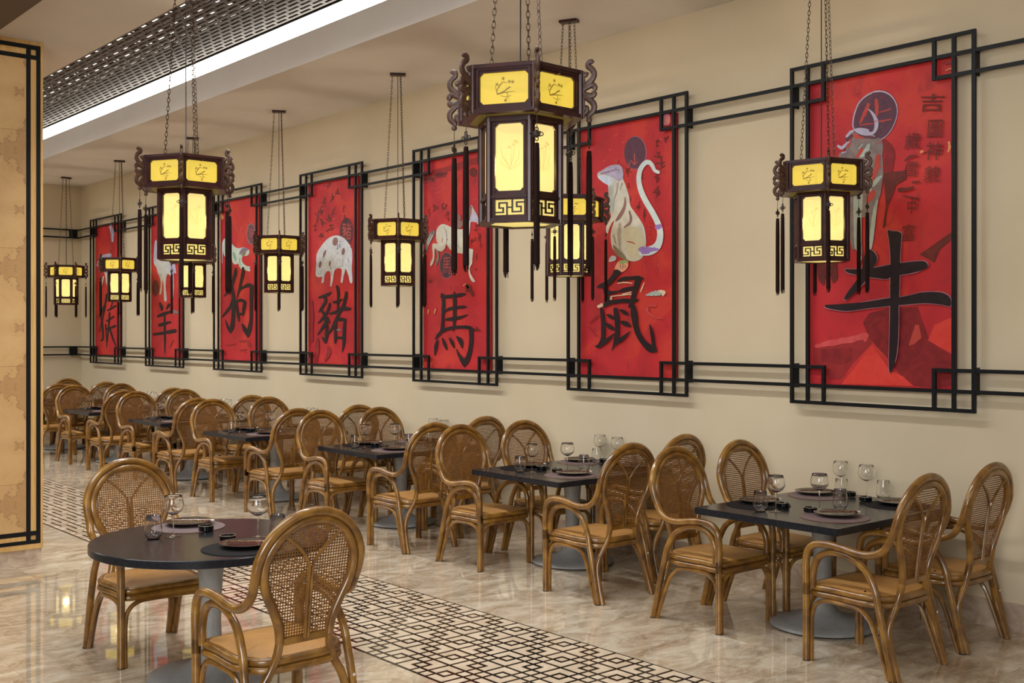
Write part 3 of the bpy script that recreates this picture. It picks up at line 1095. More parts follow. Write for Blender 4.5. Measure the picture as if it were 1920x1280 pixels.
a.ribbons('tail_patch', [[(478, 1030, 40), (560, 1032, 46), (645, 1030, 20)], [(626, 832, 44), (664, 828, 44)], [(500, 1060, 30), (560, 1060, 20)]], VIOLET, .3)
a.fill('hand', [(262, 1180), (300, 1132), (370, 1142), (372, 1190), (325, 1232), (258, 1225)], PEACH)
a.ribbons('hand', [[(300, 1150, 24), (340, 1140, 34), (374, 1142, 20)]], GREEN, .3)
a.ribbons('hand', [[(305, 1165, 6), (310, 1200, 6)], [(330, 1165, 6), (330, 1200, 6)], [(350, 1168, 6), (352, 1195, 6)]], MOSS)
a.view(1040, 160, 4.268)
a.fill('brushwork', [(868, 245), (925, 230), (928, 312), (868, 312)], paint('rose', (206, 110, 128), (216, 136, 146)))
a.ribbons('brushwork', [[(905, 270, 20), (915, 300, 16)]], OCHRE, .3)
a.view(1100, 490, 6.095)
a.ribbons('brushwork', [[(690, 385, 16), (760, 370, 50), (850, 358, 56), (895, 345, 26)]], SAGE, .3)
a.ribbons('brushwork', [[(840, 340, 20), (890, 350, 40), (880, 395, 14)], [(625, 350, 10), (650, 290, 16), (670, 240, 8)], [(365, 250, 10), (450, 240, 16), (530, 250, 10)], [(285, 430, 30), (300, 400, 10)], [(420, 375, 14), (520, 350, 12)], [(140, 520, 30), (180, 500, 40), (210, 480, 10)], [(280, 400, 10), (520, 375, 14)]], CREAM, .3)
a.ribbons('brushwork', [[(700, 530, 30), (720, 590, 20), (800, 640, 12), (880, 650, 8)], [(710, 510, 14), (800, 505, 20)]], PINKRED, .3)
a.ribbons('brushwork', [[(30, 740, 8), (130, 860, 10)], [(40, 700, 14), (150, 610, 10)]], MAROON, .3)
a.fill('character_stroke', [(325, 100), (370, 95), (405, 125), (370, 165), (330, 205), (290, 250), (250, 278), (200, 300), (130, 300), (150, 270), (200, 240), (240, 225), (280, 180), (310, 140)], INK)
RAT = [[(215, 270, 60), (240, 380, 52), (245, 470, 56), (215, 520, 24)], [(365, 225, 22), (430, 200, 45), (520, 190, 38), (600, 188, 48), (655, 195, 18)],
       [(610, 185, 60), (585, 260, 64), (560, 350, 50), (540, 430, 54), (500, 525, 30)], [(370, 345, 16), (440, 325, 45), (560, 300, 40)], [(220, 355, 45), (300, 355, 36), (365, 345, 14)],
       [(210, 492, 36), (290, 470, 45), (400, 450, 45), (540, 450, 48), (605, 435, 10)], [(180, 540, 38), (195, 640, 45), (200, 760, 45), (195, 880, 45), (160, 962, 50), (108, 968, 10)],
       [(150, 968, 46), (230, 910, 45), (330, 825, 12)], [(340, 540, 50), (355, 640, 56), (362, 760, 50), (350, 880, 50), (302, 1020, 8)], [(335, 935, 46), (420, 880, 45), (510, 800, 10)],
       [(245, 608, 20), (285, 630, 46), (325, 660, 20)], [(230, 708, 26), (275, 745, 52), (325, 778, 25)], [(390, 550, 15), (440, 580, 46), (495, 615, 15)], [(400, 690, 25), (455, 710, 60), (515, 742, 20)],
       [(540, 500, 46), (555, 600, 75), (572, 730, 62), (612, 845, 62), (672, 935, 66), (740, 992, 86), (800, 1010, 56)], [(785, 1020, 36), (770, 900, 40), (755, 800, 36), (733, 720, 10)]]
a.ribbons('character_stroke', RAT, INK, .06)

# ---- horse
a = Art(2, 780, 370, 7.527)
a.root = canvas(2)
a.view(780, 280, 10.67)
a.fill('brushwork', [(140, 540), (320, 420), (600, 350), (720, 300), (900, 250), (1240, 150), (1280, 290), (1000, 340), (880, 420), (640, 440), (600, 560), (400, 590), (330, 680), (140, 680)], DARKRED, False)
a.ribbons('brushwork', [[(390, 520, 50), (500, 500, 80), (620, 480, 30)], [(180, 600, 60), (300, 580, 70), (370, 650, 20)]], FADED, .3)
a.ellipse('brushwork', 1150, 460, 75, 95, FADED)
a.flecks('paint_flecks', (200, 700, 1200, 1000), PINKRED, 31, 14, 40)
a.view(780, 370, 7.527)
a.marks('inscription', [(280, 140, 110, 110), (400, 140, 90, 130), (430, 240, 90, 80), (185, 240, 40, 150), (460, 320, 40, 60), (870, 430, 90, 110), (900, 560, 70, 120), (800, 640, 120, 110), (920, 680, 50, 120), (860, 840, 40, 80), (850, 1010, 40, 50), (710, 1040, 50, 50), (215, 1180, 60, 60)], FADED, 33)
a.ellipse('oval_halo', 436, 960, 100, 186, INK2)
a.ellipse('oval', 434, 960, 94, 178, paint('plum_dark', (70, 44, 58), (86, 58, 70)))
a.glyph('oval_character', '馬', 438, 965, 120, 240, SEAL, 0.05)
a.ribbons('horse_tail', [[(250, 480, 60), (205, 560, 80), (170, 650, 50), (158, 750, 16)]], paint('tail_grey', (104, 92, 90), (132, 122, 116)), .3)
a.ribbons('horse_tail', [[(240, 530, 10), (200, 620, 14), (170, 690, 6)], [(215, 520, 10), (180, 600, 12), (165, 660, 6)]], CHALK, .3)
a.ribbons('horse_leg', [[(300, 730, 34), (318, 820, 26), (308, 890, 40), (284, 970, 12)]], GREYP)
a.fill('horse_body', [(290, 540), (300, 450), (340, 395), (390, 375), (440, 390), (490, 412), (560, 440), (640, 450), (710, 430), (735, 330), (738, 260), (760, 180), (790, 110), (830, 180), (870, 250), (890, 320), (885, 375), (858, 352), (820, 345), (778, 352), (770, 450), (755, 560), (750, 690), (765, 725), (812, 735), (803, 850), (798, 930), (768, 990), (772, 1060), (802, 1120), (842, 1185), (800, 1188), (760, 1115), (742, 1000), (738, 935), (712, 872), (728, 800), (650, 792), (580, 780), (495, 742), (450, 680), (430, 660), (415, 722), (370, 762), (320, 752), (272, 722), (266, 860), (240, 942), (208, 968), (214, 910), (245, 840), (235, 672), (270, 648), (308, 656), (294, 600)], BONE)
a.ribbons('horse_line', [[(400, 420, 8), (435, 500, 10), (440, 600, 10), (430, 670, 6)], [(590, 670, 8), (640, 730, 6)], [(445, 600, 16), (455, 590, 10)]], paint('slate_line', (110, 104, 110), (124, 118, 122)), .2)
a.ribbons('horse_line', [[(378, 575, 6), (378, 640, 8)]], BRICK)
a.fill('horse_head', [(745, 330), (790, 250), (830, 200), (870, 255), (888, 325), (878, 368), (850, 340), (800, 335)], LAV)
a.ribbons('horse_mane', [[(785, 130, 30), (765, 220, 60), (720, 300, 80), (660, 370, 60), (600, 430, 50)], [(610, 250, 40), (615, 330, 50), (600, 420, 40)]], BROWN, .3)
a.view(790, 530, 7.53)
a.ribbons('brushwork', [[(640, 120, 30), (670, 40, 60), (730, 180, 40)]], FADED, .3)
a.ribbons('brushwork', [[(100, 440, 12), (110, 380, 20)], [(190, 440, 14), (210, 370, 22)], [(600, 40, 14), (640, 10, 10)]], OCHRE, .3)
a.marks('inscription', [(800, 680, 90, 120)], FADED, 35)
HORSE = [[(300, 155, 38), (320, 260, 46), (316, 400, 46), (310, 550, 42), (295, 680, 46), (240, 745, 40), (203, 802, 10)], [(283, 195, 30), (370, 195, 50), (480, 185, 48), (570, 168, 50), (632, 155, 18)],
         [(475, 130, 20), (480, 250, 50), (480, 400, 50), (475, 550, 40), (460, 690, 14)], [(340, 405, 18), (400, 370, 42), (500, 350, 40), (600, 340, 40), (650, 340, 8)],
         [(355, 520, 34), (440, 510, 52), (560, 488, 42), (665, 448, 8)], [(290, 685, 50), (380, 650, 46), (480, 630, 46), (600, 625, 46), (690, 635, 52), (748, 668, 36)],
         [(705, 640, 60), (716, 760, 56), (706, 900, 56), (680, 1020, 62), (640, 1110, 72), (610, 1185, 20)], [(622, 1150, 70), (580, 1080, 62), (530, 1000, 30), (505, 930, 10)],
         [(236, 808, 24), (215, 900, 48), (198, 1025, 12)], [(305, 780, 20), (335, 860, 46), (368, 942, 22)], [(405, 778, 20), (440, 840, 46), (470, 918, 18)], [(505, 755, 18), (562, 820, 66), (585, 922, 14)]]
a.ribbons('character_stroke', HORSE, INK, .06)

# ---- pig
a = Art(3, 570, 330, 6.4)
a.root = canvas(3)
a.marks('inscription', [(290, 110, 90, 60), (400, 190, 80, 80), (245, 320, 70, 130), (345, 280, 60, 110), (220, 420, 70, 110), (350, 430, 60, 120), (160, 500, 60, 140), (300, 500, 80, 90), (480, 380, 40, 90), (485, 460, 30, 90), (230, 560, 90, 80), (320, 620, 110, 90), (140, 640, 60, 110), (200, 720, 90, 70), (280, 660, 40, 40)], FADED, 41, 6, .16)
a.flecks('paint_flecks', (80, 120, 560, 600), PINKRED, 42, 10, 24)
a.ellipse('oval_halo', 512, 672, 80, 176, MAROON)
a.ellipse('oval', 510, 672, 76, 168, paint('plum_brown', (66, 38, 46), (84, 52, 58)))
a.glyph('oval_character', '豬', 515, 660, 110, 210, SEAL, 0.05)
a.fill('pig_body', [(150, 1050), (155, 940), (190, 870), (240, 800), (300, 742), (380, 712), (450, 725), (510, 770), (560, 840), (580, 900), (582, 1000), (576, 1100), (582, 1200), (582, 1275), (556, 1280), (535, 1190), (502, 1112), (482, 1180), (466, 1270), (444, 1268), (458, 1130), (420, 1105), (380, 1120), (362, 1160), (350, 1240), (332, 1318), (317, 1312), (324, 1230), (318, 1150), (280, 1142), (250, 1190), (240, 1270), (213, 1278), (222, 1212), (180, 1212), (147, 1195), (144, 1140)], CHALK)
a.ribbons('pig_shade', [[(380, 1100, 8), (440, 1085, 10), (480, 1070, 6)], [(160, 1180, 8), (200, 1170, 12), (215, 1130, 6)], [(470, 990, 12), (465, 1080, 8)], [(330, 1130, 14), (340, 1200, 10)], [(495, 1120, 16), (470, 1220, 10)]], SAGE, .2)
a.ellipse('pig_spot', 378, 785, 32, 50, BROWN, .15)
a.ellipse('pig_spot', 197, 1062, 17, 42, BROWN, .2)
a.ellipse('pig_spot', 314, 1050, 12, 38, BROWN, .1)
a.ellipse('pig_spot', 475, 905, 20, 42, BROWN, .15)
a.ribbons('pig_spot', [[(268, 885, 8), (250, 930, 28), (236, 980, 12)]], BROWN, .2)
a.ribbons('pig_mark', [[(405, 820, 6), (415, 870, 6)], [(430, 810, 6), (440, 860, 6)], [(425, 780, 5), (455, 785, 5)], [(395, 870, 8), (410, 875, 6)], [(408, 925, 14), (410, 930, 10)], [(530, 980, 6), (545, 1040, 5)], [(330, 1090, 6), (328, 1120, 6)], [(565, 850, 10), (568, 860, 8)]], paint('indigo', (70, 66, 110), (90, 86, 130)))
a.view(570, 520, 7.527)
a.ribbons('brushwork', [[(190, 860, 40), (190, 1000, 60), (185, 1180, 30)], [(350, 980, 50), (360, 1060, 60), (300, 1180, 30)], [(110, 330, 40), (120, 600, 50), (110, 900, 40)]], DARKRED, .3)
PIG = [[(218, 285, 30), (290, 260, 40), (350, 235, 40), (388, 208, 14)], [(300, 285, 40), (312, 330, 40), (280, 390, 40), (250, 440, 36), (213, 492, 10)], [(250, 460, 30), (290, 520, 42), (315, 600, 46), (325, 700, 46), (325, 820, 50), (308, 925, 26)],
       [(310, 915, 32), (288, 880, 36), (263, 838, 14)], [(300, 530, 30), (260, 590, 36), (203, 648, 12)], [(305, 640, 36), (260, 720, 36), (198, 812, 12)], [(372, 362, 24), (355, 430, 36), (320, 520, 40)],
       [(330, 560, 30), (350, 610, 30), (370, 648, 14)], [(470, 118, 34), (490, 200, 42), (490, 330, 36), (485, 475, 32)], [(418, 350, 30), (480, 340, 42), (552, 305, 14)], [(372, 512, 30), (450, 490, 42), (540, 450, 48), (620, 440, 52), (664, 446, 30)],
       [(605, 205, 38), (590, 300, 46), (560, 400, 46), (500, 510, 42), (440, 640, 42), (400, 720, 36), (340, 805, 26)], [(455, 640, 30), (450, 740, 36), (450, 850, 40), (445, 932, 18)], [(450, 610, 30), (520, 590, 52), (590, 600, 46)],
       [(585, 610, 36), (575, 720, 42), (570, 850, 46), (565, 950, 36), (545, 1055, 8)], [(460, 850, 36), (545, 850, 36)]]
a.ribbons('character_stroke', PIG, INK, .06)
a.ribbons('brushwork', [[(470, 745, 20), (500, 738, 34), (525, 735, 14)]], GREYP)

# ---- dog
a = Art(4, 405, 390, 9.846)
a.root = canvas(4)
a.ribbons('paint_flecks', [[(95, 120, 40), (120, 170, 50), (115, 215, 14)]], OCHRE, .3)
a.ribbons('paint_flecks', [[(475, 350, 30), (450, 420, 20), (440, 520, 14)], [(420, 690, 20), (425, 710, 30)]], PINKRED, .3)
a.ellipse('oval_halo', 652, 478, 84, 198, GREYP)
a.ellipse('oval', 650, 480, 72, 180, paint('plum_mid', (92, 62, 76), (110, 80, 90)))
a.glyph('oval_character', '狗', 655, 480, 100, 250, SEAL, 0.05)
a.fill('dog_body', [(120, 640), (165, 560), (230, 600), (300, 660), (360, 720), (430, 742), (500, 725), (580, 740), (622, 800), (602, 860), (560, 882), (500, 890), (480, 945), (500, 1010), (560, 1062), (642, 1085), (620, 1110), (642, 1150), (600, 1167), (540, 1140), (480, 1130), (440, 1092), (415, 1025), (360, 1042), (310, 1002), (290, 940), (170, 900), (125, 740)], paint('pale_sage', (168, 184, 172), (196, 208, 198)))
a.fill('dog_head', [(430, 840), (485, 742), (580, 735), (592, 785), (520, 800), (470, 855)], paint('plum_grey', (112, 94, 116), (134, 116, 134)))
a.fill('dog_head', [(480, 880), (510, 800), (560, 800), (540, 870)], MOSS)
a.ribbons('dog_shade', [[(330, 820, 40), (350, 900, 50), (370, 980, 20)], [(440, 930, 20), (450, 1050, 14)]], paint('teal_grey', (116, 150, 140), (132, 162, 150)), .3)
a.ribbons('dog_tail', [[(150, 600, 30), (130, 700, 22), (124, 880, 10), (122, 1020, 6)]], CHALK)
a.view(405, 490, 6.737)
DOG = [[(255, 88, 24), (245, 160, 42), (215, 260, 36), (190, 330, 36), (155, 382, 40), (103, 442, 8)], [(205, 330, 30), (220, 430, 46), (225, 560, 46), (220, 700, 46), (205, 830, 52), (185, 902, 16)], [(188, 890, 40), (150, 820, 30), (123, 738, 8)],
       [(215, 480, 30), (190, 560, 36), (140, 630, 36), (83, 702, 14)], [(345, 78, 30), (345, 150, 42), (320, 260, 36), (300, 350, 30), (264, 472, 8)], [(298, 358, 30), (360, 320, 36), (420, 300, 52), (475, 320, 28)],
       [(455, 320, 50), (452, 450, 46), (450, 600, 42), (445, 750, 42), (425, 870, 58), (405, 958, 16)], [(412, 935, 46), (370, 860, 54), (333, 788, 18)], [(260, 498, 24), (270, 600, 32), (285, 690, 32), (297, 758, 12)],
       [(265, 500, 30), (330, 490, 42), (378, 522, 36)], [(370, 510, 40), (355, 600, 42), (345, 682, 22)], [(290, 665, 32), (352, 660, 30)]]
a.ribbons('character_stroke', DOG, INK, .06)
a.ribbons('brushwork', [[(130, 1040, 8), (160, 1060, 14), (250, 1040, 8)], [(300, 1010, 14), (400, 1010, 30), (430, 1070, 40)], [(310, 1120, 20), (390, 1112, 14)]], DARKRED, .3)

# ---- goat
a = Art(5, 270, 400, 4.567)
a.root = canvas(5)
a.ellipse('brushwork', 100, 640, 30, 70, FADED)
a.fill('goat_body', [(88, 300), (95, 240), (110, 233), (116, 330), (120, 345), (180, 368), (240, 398), (266, 440), (277, 515), (256, 510), (256, 620), (250, 720), (239, 720), (235, 560), (200, 520), (186, 620), (197, 740), (174, 742), (169, 620), (156, 565), (155, 650), (145, 692), (134, 685), (145, 590), (120, 510), (105, 460), (84, 420)], paint('grey_white', (176, 178, 176), (198, 200, 198)))
a.fill('goat_light', [(220, 420), (262, 440), (276, 512), (256, 510), (254, 600), (240, 560), (225, 500)], LAV)
a.fill('goat_head', [(88, 300), (95, 240), (110, 234), (116, 330), (100, 420), (86, 410)], LAV)
a.ribbons('goat_leg', [[(155, 570, 8), (150, 640, 10), (140, 685, 6)]], paint('sand', (196, 172, 136), (206, 184, 150)))
GOAT = [[(138, 765, 18), (150, 800, 28), (156, 832, 10)], [(216, 778, 28), (195, 822, 12)], [(118, 882, 22), (160, 865, 30), (232, 840, 24)], [(130, 958, 28), (180, 942, 28), (232, 930, 16)], [(83, 1036, 22), (150, 1026, 26), (272, 1004, 34)], [(178, 860, 14), (180, 1000, 20), (180, 1100, 16), (178, 1200, 6)]]
a.ribbons('character_stroke', GOAT, INK, .06)
a.ribbons('brushwork', [[(255, 1080, 6), (225, 1145, 5)]], FADED)
a.ribbons('brushwork', [[(250, 835, 16), (290, 850, 20)], [(260, 820, 8), (262, 870, 6)]], GREYP, .3)

# ---- monkey
a = Art(6, 165, 400, 4.571)
a.root = canvas(6)
a.ribbons('brushwork', [[(193, 104, 28), (208, 170, 28), (210, 240, 16)]], LAV, .2)
a.ribbons('brushwork', [[(200, 104, 8), (214, 180, 8), (214, 235, 6)]], paint('sky_dab', (130, 160, 196), (150, 178, 206)))
a.fill('monkey_body', [(75, 452), (90, 400), (120, 360), (196, 343), (196, 382), (150, 420), (120, 410), (95, 440)], LAV)
a.fill('monkey_body', [(140, 470), (230, 460), (235, 640), (200, 660), (165, 620), (150, 540)], CHALK)
a.ribbons('monkey_arm', [[(135, 540, 10), (120, 600, 12), (100, 655, 6)], [(150, 500, 16), (160, 560, 14)]], BONE)
MONK = [[(162, 690, 14), (150, 770, 16), (135, 860, 14), (100, 1012, 6)], [(110, 870, 14), (125, 960, 15), (130, 1070, 16), (105, 1095, 6)], [(90, 890, 6), (118, 850, 14), (135, 790, 10)], [(168, 832, 14), (205, 812, 18), (242, 790, 18)], [(212, 752, 12), (198, 802, 10)],
        [(160, 922, 14), (190, 905, 16), (222, 882, 14)], [(150, 992, 16), (195, 980, 18), (237, 962, 20)], [(186, 850, 14), (180, 960, 15), (160, 1145, 6)], [(186, 980, 14), (210, 1060, 17), (242, 1140, 7)], [(153, 950, 12), (160, 1102, 8)]]
a.ribbons('character_stroke', MONK, INK, .06)

# ------------------------------------------------------------------ rattan armchair
def mirror(p):
    return [(-x, y, z) for x, y, z in p]


def build_chair():
    root = empty('rattan_armchair')
    R = 0.0207
    # outer pole: front leg, arm and back hoop bent from one length; legs are kept as parts of their own
    leg_f = [(.262, .262, 0), (.262, .262, .20), (.262, .262, .40)]
    arm = [(.262, .262, .40), (.264, .264, .52), (.264, .250, .605), (.264, .205, .645), (.264, .130, .655), (.264, .040, .648), (.264, -.050, .633), (.262, -.130, .634), (.258, -.195, .660), (.252, -.236, .712)]
    hoop = [(.252, -.236, .712), (.255, -.262, .770)]
    for i in range(1, 10):
        t = math.pi * i / 18
        hoop.append((.258 * math.cos(t), -.272 - .048 * math.sin(t), .787 + .256 * math.sin(t)))
    full = hoop + [(-x, y, z) for x, y, z in hoop[::-1]]
    mid = [(0, -.320, 1.043)]
    hoop_pts = hoop + mid + [(-x, y, z) for x, y, z in hoop[::-1]]
    MB().tube(hoop_pts, R, 10, 4).obj('back_hoop', M['rattan'], root)
    outer = catmull(leg_f[:-1] + arm + hoop[1:4], 5)
    ia, ib = 10, 10 + 5 * (len(arm) - 1)
    for s in (1, -1):
        m = (lambda p: p) if s > 0 else mirror
        MB().tube(m(outer[:ia + 2]), R, 10, 1, smooth=False).obj('leg', M['rattan'], root)
        MB().tube(m(outer[ia - 1:ib + 2]), R, 10, 1, smooth=False).obj('armrest', M['rattan'], root)
        rear = [(.250, .226, .405), (.250, .224, .500), (.250, .185, .580), (.250, .112, .612), (.250, .035, .612), (.250, -.040, .588), (.252, -.105, .540), (.255, -.155, .450), (.258, -.178, .360), (.260, -.202, .270), (.262, -.262, 0)]
        rp = catmull(rear, 5)
        MB().tube(m(rp[:37]), R * .93, 10, 1, smooth=False).obj('arm_arch', M['rattan'], root)
        leg = MB().tube(m(rp[34:]), R * .93, 10, 1, smooth=False).obj('leg', M['rattan'], root)
        if s > 0:
            st = MB().lathe([(0.0075, 0), (0.0075, 0.0012)], 12)
            st.v = [(.2600 + x, -.2205 - z, .272 + y) for x, y, z in st.v]
            st.obj('sticker', M['sticker'], leg)
        # side and front braces that follow the legs and arch under the seat
        br = [(.246, .238, 0), (.246, .238, .16), (.246, .234, .255), (.246, .205, .318), (.246, .140, .343), (.246, .040, .345), (.246, -.050, .338), (.248, -.105, .305), (.252, -.150, .235), (.258, -.235, 0)]
        MB().tube(m(br), .0128, 8, 4).obj('side_brace', M['rattan'], root)
        for x, y in ((.262, .262), (.262, -.262)):
            MB().lathe([(.0215, 0.0), (.0215, .006)], 10, x * s, y).obj('foot_glide', M['black_foot'], root)
    fb = [(.238, .262, 0), (.238, .262, .22), (.222, .262, .305), (.165, .262, .346), (.08, .262, .352)]
    MB().tube(fb + [(-x, y, z) for x, y, z in fb[::-1]], .0128, 8, 4).obj('front_brace', M['rattan'], root)
    # inner hoop with its rear stiles
    st = [(.236, -.277, 0), (.232, -.240, .120), (.222, -.212, .225), (.196, -.212, .300), (.160, -.216, .360), (.132, -.224, .425), (.122, -.232, .485)]
    ih = [(.122, -.232, .485), (.133, -.240, .555), (.165, -.250, .635), (.202, -.260, .710), (.219, -.269, .770)]
    top = []
    for i in range(1, 10):
        t = math.pi * i / 18
        top.append((.223 * math.cos(t), -.272 - .044 * math.sin(t), .787 + .221 * math.sin(t)))
    right = ih + top
    inner = right + [(0, -.316, 1.008)] + [(-x, y, z) for x, y, z in right[::-1]]
    MB().tube(inner, R * .93, 10, 4).obj('back_frame', M['rattan'], root)
    for s in (1, -1):
        m = (lambda p: p) if s > 0 else mirror
        MB().tube(m(st), R * .93, 10, 4).obj('back_stile', M['rattan'], root)
    half = catmull(right + [(0, -.316, 1.008)], 5)

    def hw(z):
        if z <= half[0].z:
            return half[0].x
        for p, q in zip(half, half[1:]):
            if p.z <= z <= q.z:
                return p.x + (q.x - p.x) * (z - p.z) / max(q.z - p.z, 1e-6)
        return 0.0

    def yy(z, x=0.0):
        for p, q in zip(half, half[1:]):
            if p.z <= z <= q.z:
                return p.y + (q.y - p.y) * (z - p.z) / max(q.z - p.z, 1e-6)
        return half[0].y if z < half[0].z else half[-1].y
    # bound inner rim
    rim = [(max(p.x - .021, 0), p.y, min(p.z, .986)) for p in half[:-6]]
    MB().tube(rim + [(0, -.314, .987)] + [(-x, y, z) for x, y, z in rim[::-1]], .0058, 6, 1, smooth=False).obj('binding', M['rattan_dark'], root)
    MB().box((-.118, -.245, .474), (.118, -.219, .502)).obj('crossbar', M['rattan'], root)
    # two splat ribs that part into a Y
    for s in (1, -1):
        rb = [(.008 * s, yy(.49) - .012, .49), (.008 * s, yy(.65) - .011, .65), (.009 * s, yy(.80) - .011, .800), (.028 * s, yy(.845) - .011, .845), (.075 * s, yy(.90) - .011, .900), (.135 * s, yy(.945) - .010, .948)]
        MB().tube(rb, .0078, 8, 4).obj('splat_rib', M['rattan'], root)
    # cane sheet with its open octagonal holes
    cs = 0.0128
    mb = MB()
    nz = int((1.005 - .49) / cs)
    vid = {}

    def vert(x, z):
        k = (round(x * 1e5), round(z * 1e5))
        if k not in vid:
            vid[k] = len(mb.v)
            mb.v.append((x, yy(z) + .004, z))
        return vid[k]
    ho = cs * .33
    for j in range(nz):
        z = .492 + cs * (j + .5)
        n = int(hw(z) / cs) + 1
        for i in range(-n, n):
            x = cs * (i + .5)
            if abs(x) > hw(z) - .001:
                continue
            sqp = [(-1, -1), (0, -1), (1, -1), (1, 0), (1, 1), (0, 1), (-1, 1), (-1, 0)]
            o_ = [vert(x + a * cs / 2, z + b * cs / 2) for a, b in sqp]
            i_ = []
            for q in range(8):
                t = math.radians(-135 + 45 * q)
                i_.append(vert(x + ho * math.cos(t), z + ho * math.sin(t)))
            for q in range(8):
                k = (q + 1) % 8
                mb.f.append((o_[q], o_[k], i_[k], i_[q]))
    mb.obj('cane_panel', M['cane'], root, False)
    # seat: two stacked rim poles and the woven mat
    def outline(fx, rx, yf, yr, d):
        return [(fx, yf - .05, d), (fx - .004, yf - .15, d), (rx + .012, -.05, d), (rx, yr + .11, d), (rx - .045, yr + .035, d), (rx - .12, yr + .002, d),
                (0, yr, d)]

    def ring(inset, z):
        p = outline(.236 - inset, .232 - inset, .262 - inset, -.222 + inset, z)
        f_ = [(0, .258 - inset, z), (.13, .258 - inset, z), (.205 - inset, .252 - inset, z)]
        h = f_ + p
        return h + [(-x, y, zz) for x, y, zz in h[1:-1][::-1]]
    for z, ins in ((.405, 0.0), (.371, -.002)):
        MB().tube(ring(ins, z), .0182, 10, 4, closed=True).obj('seat_rim', M['rattan'], root)
    rings = [catmull(ring(ins, z), 4, True) for ins, z in ((.008, .412), (.010, .4225), (.022, .4275), (.09, .4315))]
    mb = MB()
    n = len(rings[0])
    for r in rings:
        mb.v.extend([tuple(p) for p in r])
    for k in range(len(rings) - 1):
        for i in range(n):
            j = (i + 1) % n
            mb.f.append((k * n + i, k * n + j, (k + 1) * n + j, (k + 1) * n + i))
    c = len(mb.v)
    mb.v.append((0, .02, .433))
    for i in range(n):
        mb.f.append((3 * n + i, 3 * n + (i + 1) % n, c))
    mb.obj('seat', M['seat'], root)
    return root


CH = build_chair()
ch_used = [False]


def chair(x, y, rz, label, group):
    o = CH if not ch_used[0] else copy_tree(CH)
    ch_used[0] = True
    o.location = (x, y, 0)
    o.rotation_euler = (0, 0, rz)
    return tag(o, label, 'chair', group)


# ------------------------------------------------------------------ tables
def tulip(root):
    MB().lathe([(.305, 0), (.305, .010)], 40).obj('foot_ring', M['black_foot'], root)
    MB().lathe([(.318, .010), (.318, .022), (.312, .027), (.24, .036), (.17, .050), (.12, .072), (.088, .105), (.068, .150), (.057, .21), (.053, .29), (.055, .40), (.062, .52), (.072, .62), (.079, .689)], 40).obj('pedestal', M['base'], root)


TOPZ = .73


def rounded_rect(hx, hy, r, n=4):
    p = []
    for cx, cy, a0 in ((hx - r, hy - r, 0), (-hx + r, hy - r, 90), (-hx + r, -hy + r, 180), (hx - r, -hy + r, 270)):
        for i in range(n + 1):
            t = math.radians(a0 + 90 * i / n)
            p.append((cx + r * math.cos(t), cy + r * math.sin(t)))
    return p


def square_table():
    e = empty('dining_table')
    tulip(e)
    p = rounded_rect(.61, .505, .006, 2)
    MB().prism(p, TOPZ - .040, TOPZ).obj('tabletop', M['table'], e, False)
    return e


TK = [3.96 + 2.31 * k for k in range(7)]
TX = 5.88
# where the room was re-set after cleaning: table offsets and chair pull-outs per bay
TOFF = [(0, 0), (.13, .06), (.13, .10), (0, 0), (.05, -.05), (.03, -.05), (.03, -.05)]
PULL = {'FA': [-.01, -.035, -.14, -.11, -.25, -.30, -.27], 'FW': [0, -.03, -.14, -.13, -.12, -.25, -.30], 'BA': [-.02, -.19, -.27, -.31, -.33, -.46, -.27], 'BW': [0, .01, 0, -.22, -.19, -.23, -.1]}
t0 = square_table()
for k in range(7):
    o = t0 if k == 0 else copy_tree(t0)
    o.location = (TX + TOFF[k][0], TK[k] + TOFF[k][1], 0)
    tag(o, 'square black dining table on a grey tulip base under the %s painting' % ANIMALS[k], 'table', 'square tables along the painted wall')

RX, RY = 2.56, 5.44
rt = empty('round_table', (RX, RY, 0))
tulip(rt)
MB().lathe([(.594, TOPZ - .042), (.602, TOPZ - .038), (.602, TOPZ - .003), (.599, TOPZ)], 96).obj('tabletop', M['table'], rt)
tag(rt, 'round black dining table on a grey tulip base in the foreground', 'table')

for k in range(7):
    a_ = ANIMALS[k]
    gname = 'rattan armchairs at the square tables'
    jr = random.Random(100 + k)
    def j(s):
        return jr.uniform(-s, s) if k else 0.0
    chair(5.455 + j(.006), TK[k] - .60 + PULL['BA'][k], j(.02), 'aisle-side rattan armchair at the table under the %s painting, back to the camera' % a_, gname)
    chair(6.215 + j(.006), TK[k] - .60 + PULL['BW'][k], j(.02), 'wall-side rattan armchair at the table under the %s painting, back to the camera' % a_, gname)
    chair(5.495 + j(.006), TK[k] + .555 + PULL['FA'][k], math.pi + j(.03), 'aisle-side rattan armchair at the table under the %s painting, facing the camera' % a_, gname)
    chair(6.175 + j(.006), TK[k] + .555 + PULL['FW'][k], math.pi + j(.03), 'wall-side rattan armchair at the table under the %s painting, facing the camera' % a_, gname)
chair(2.415, 4.455, 0.02, 'nearest rattan armchair with its cane back to the camera at the round table', 'rattan armchairs at the round table')
chair(2.52, 6.15, math.pi, 'rattan armchair facing the camera behind the round table', 'rattan armchairs at the round table')

# ------------------------------------------------------------------ place settings
def proto(name, cat):
    return empty(name)


mat_m, mat_k = {}, {}


def make_placemat(kind):
    e = empty('placemat')
    MB().lathe([(.196, 0), (.196, .0025), (.192, .003)], 48).obj('pad', M[kind], e)
    MB().tube([(.196 * math.cos(t), .196 * math.sin(t), .0016) for t in [2 * math.pi * i / 48 for i in range(48)]], .0016, 5, 1, closed=True, smooth=False).obj('edge_binding', M['mat_edge' if kind == 'mat_mauve' else 'mat_black'], e)
    return e


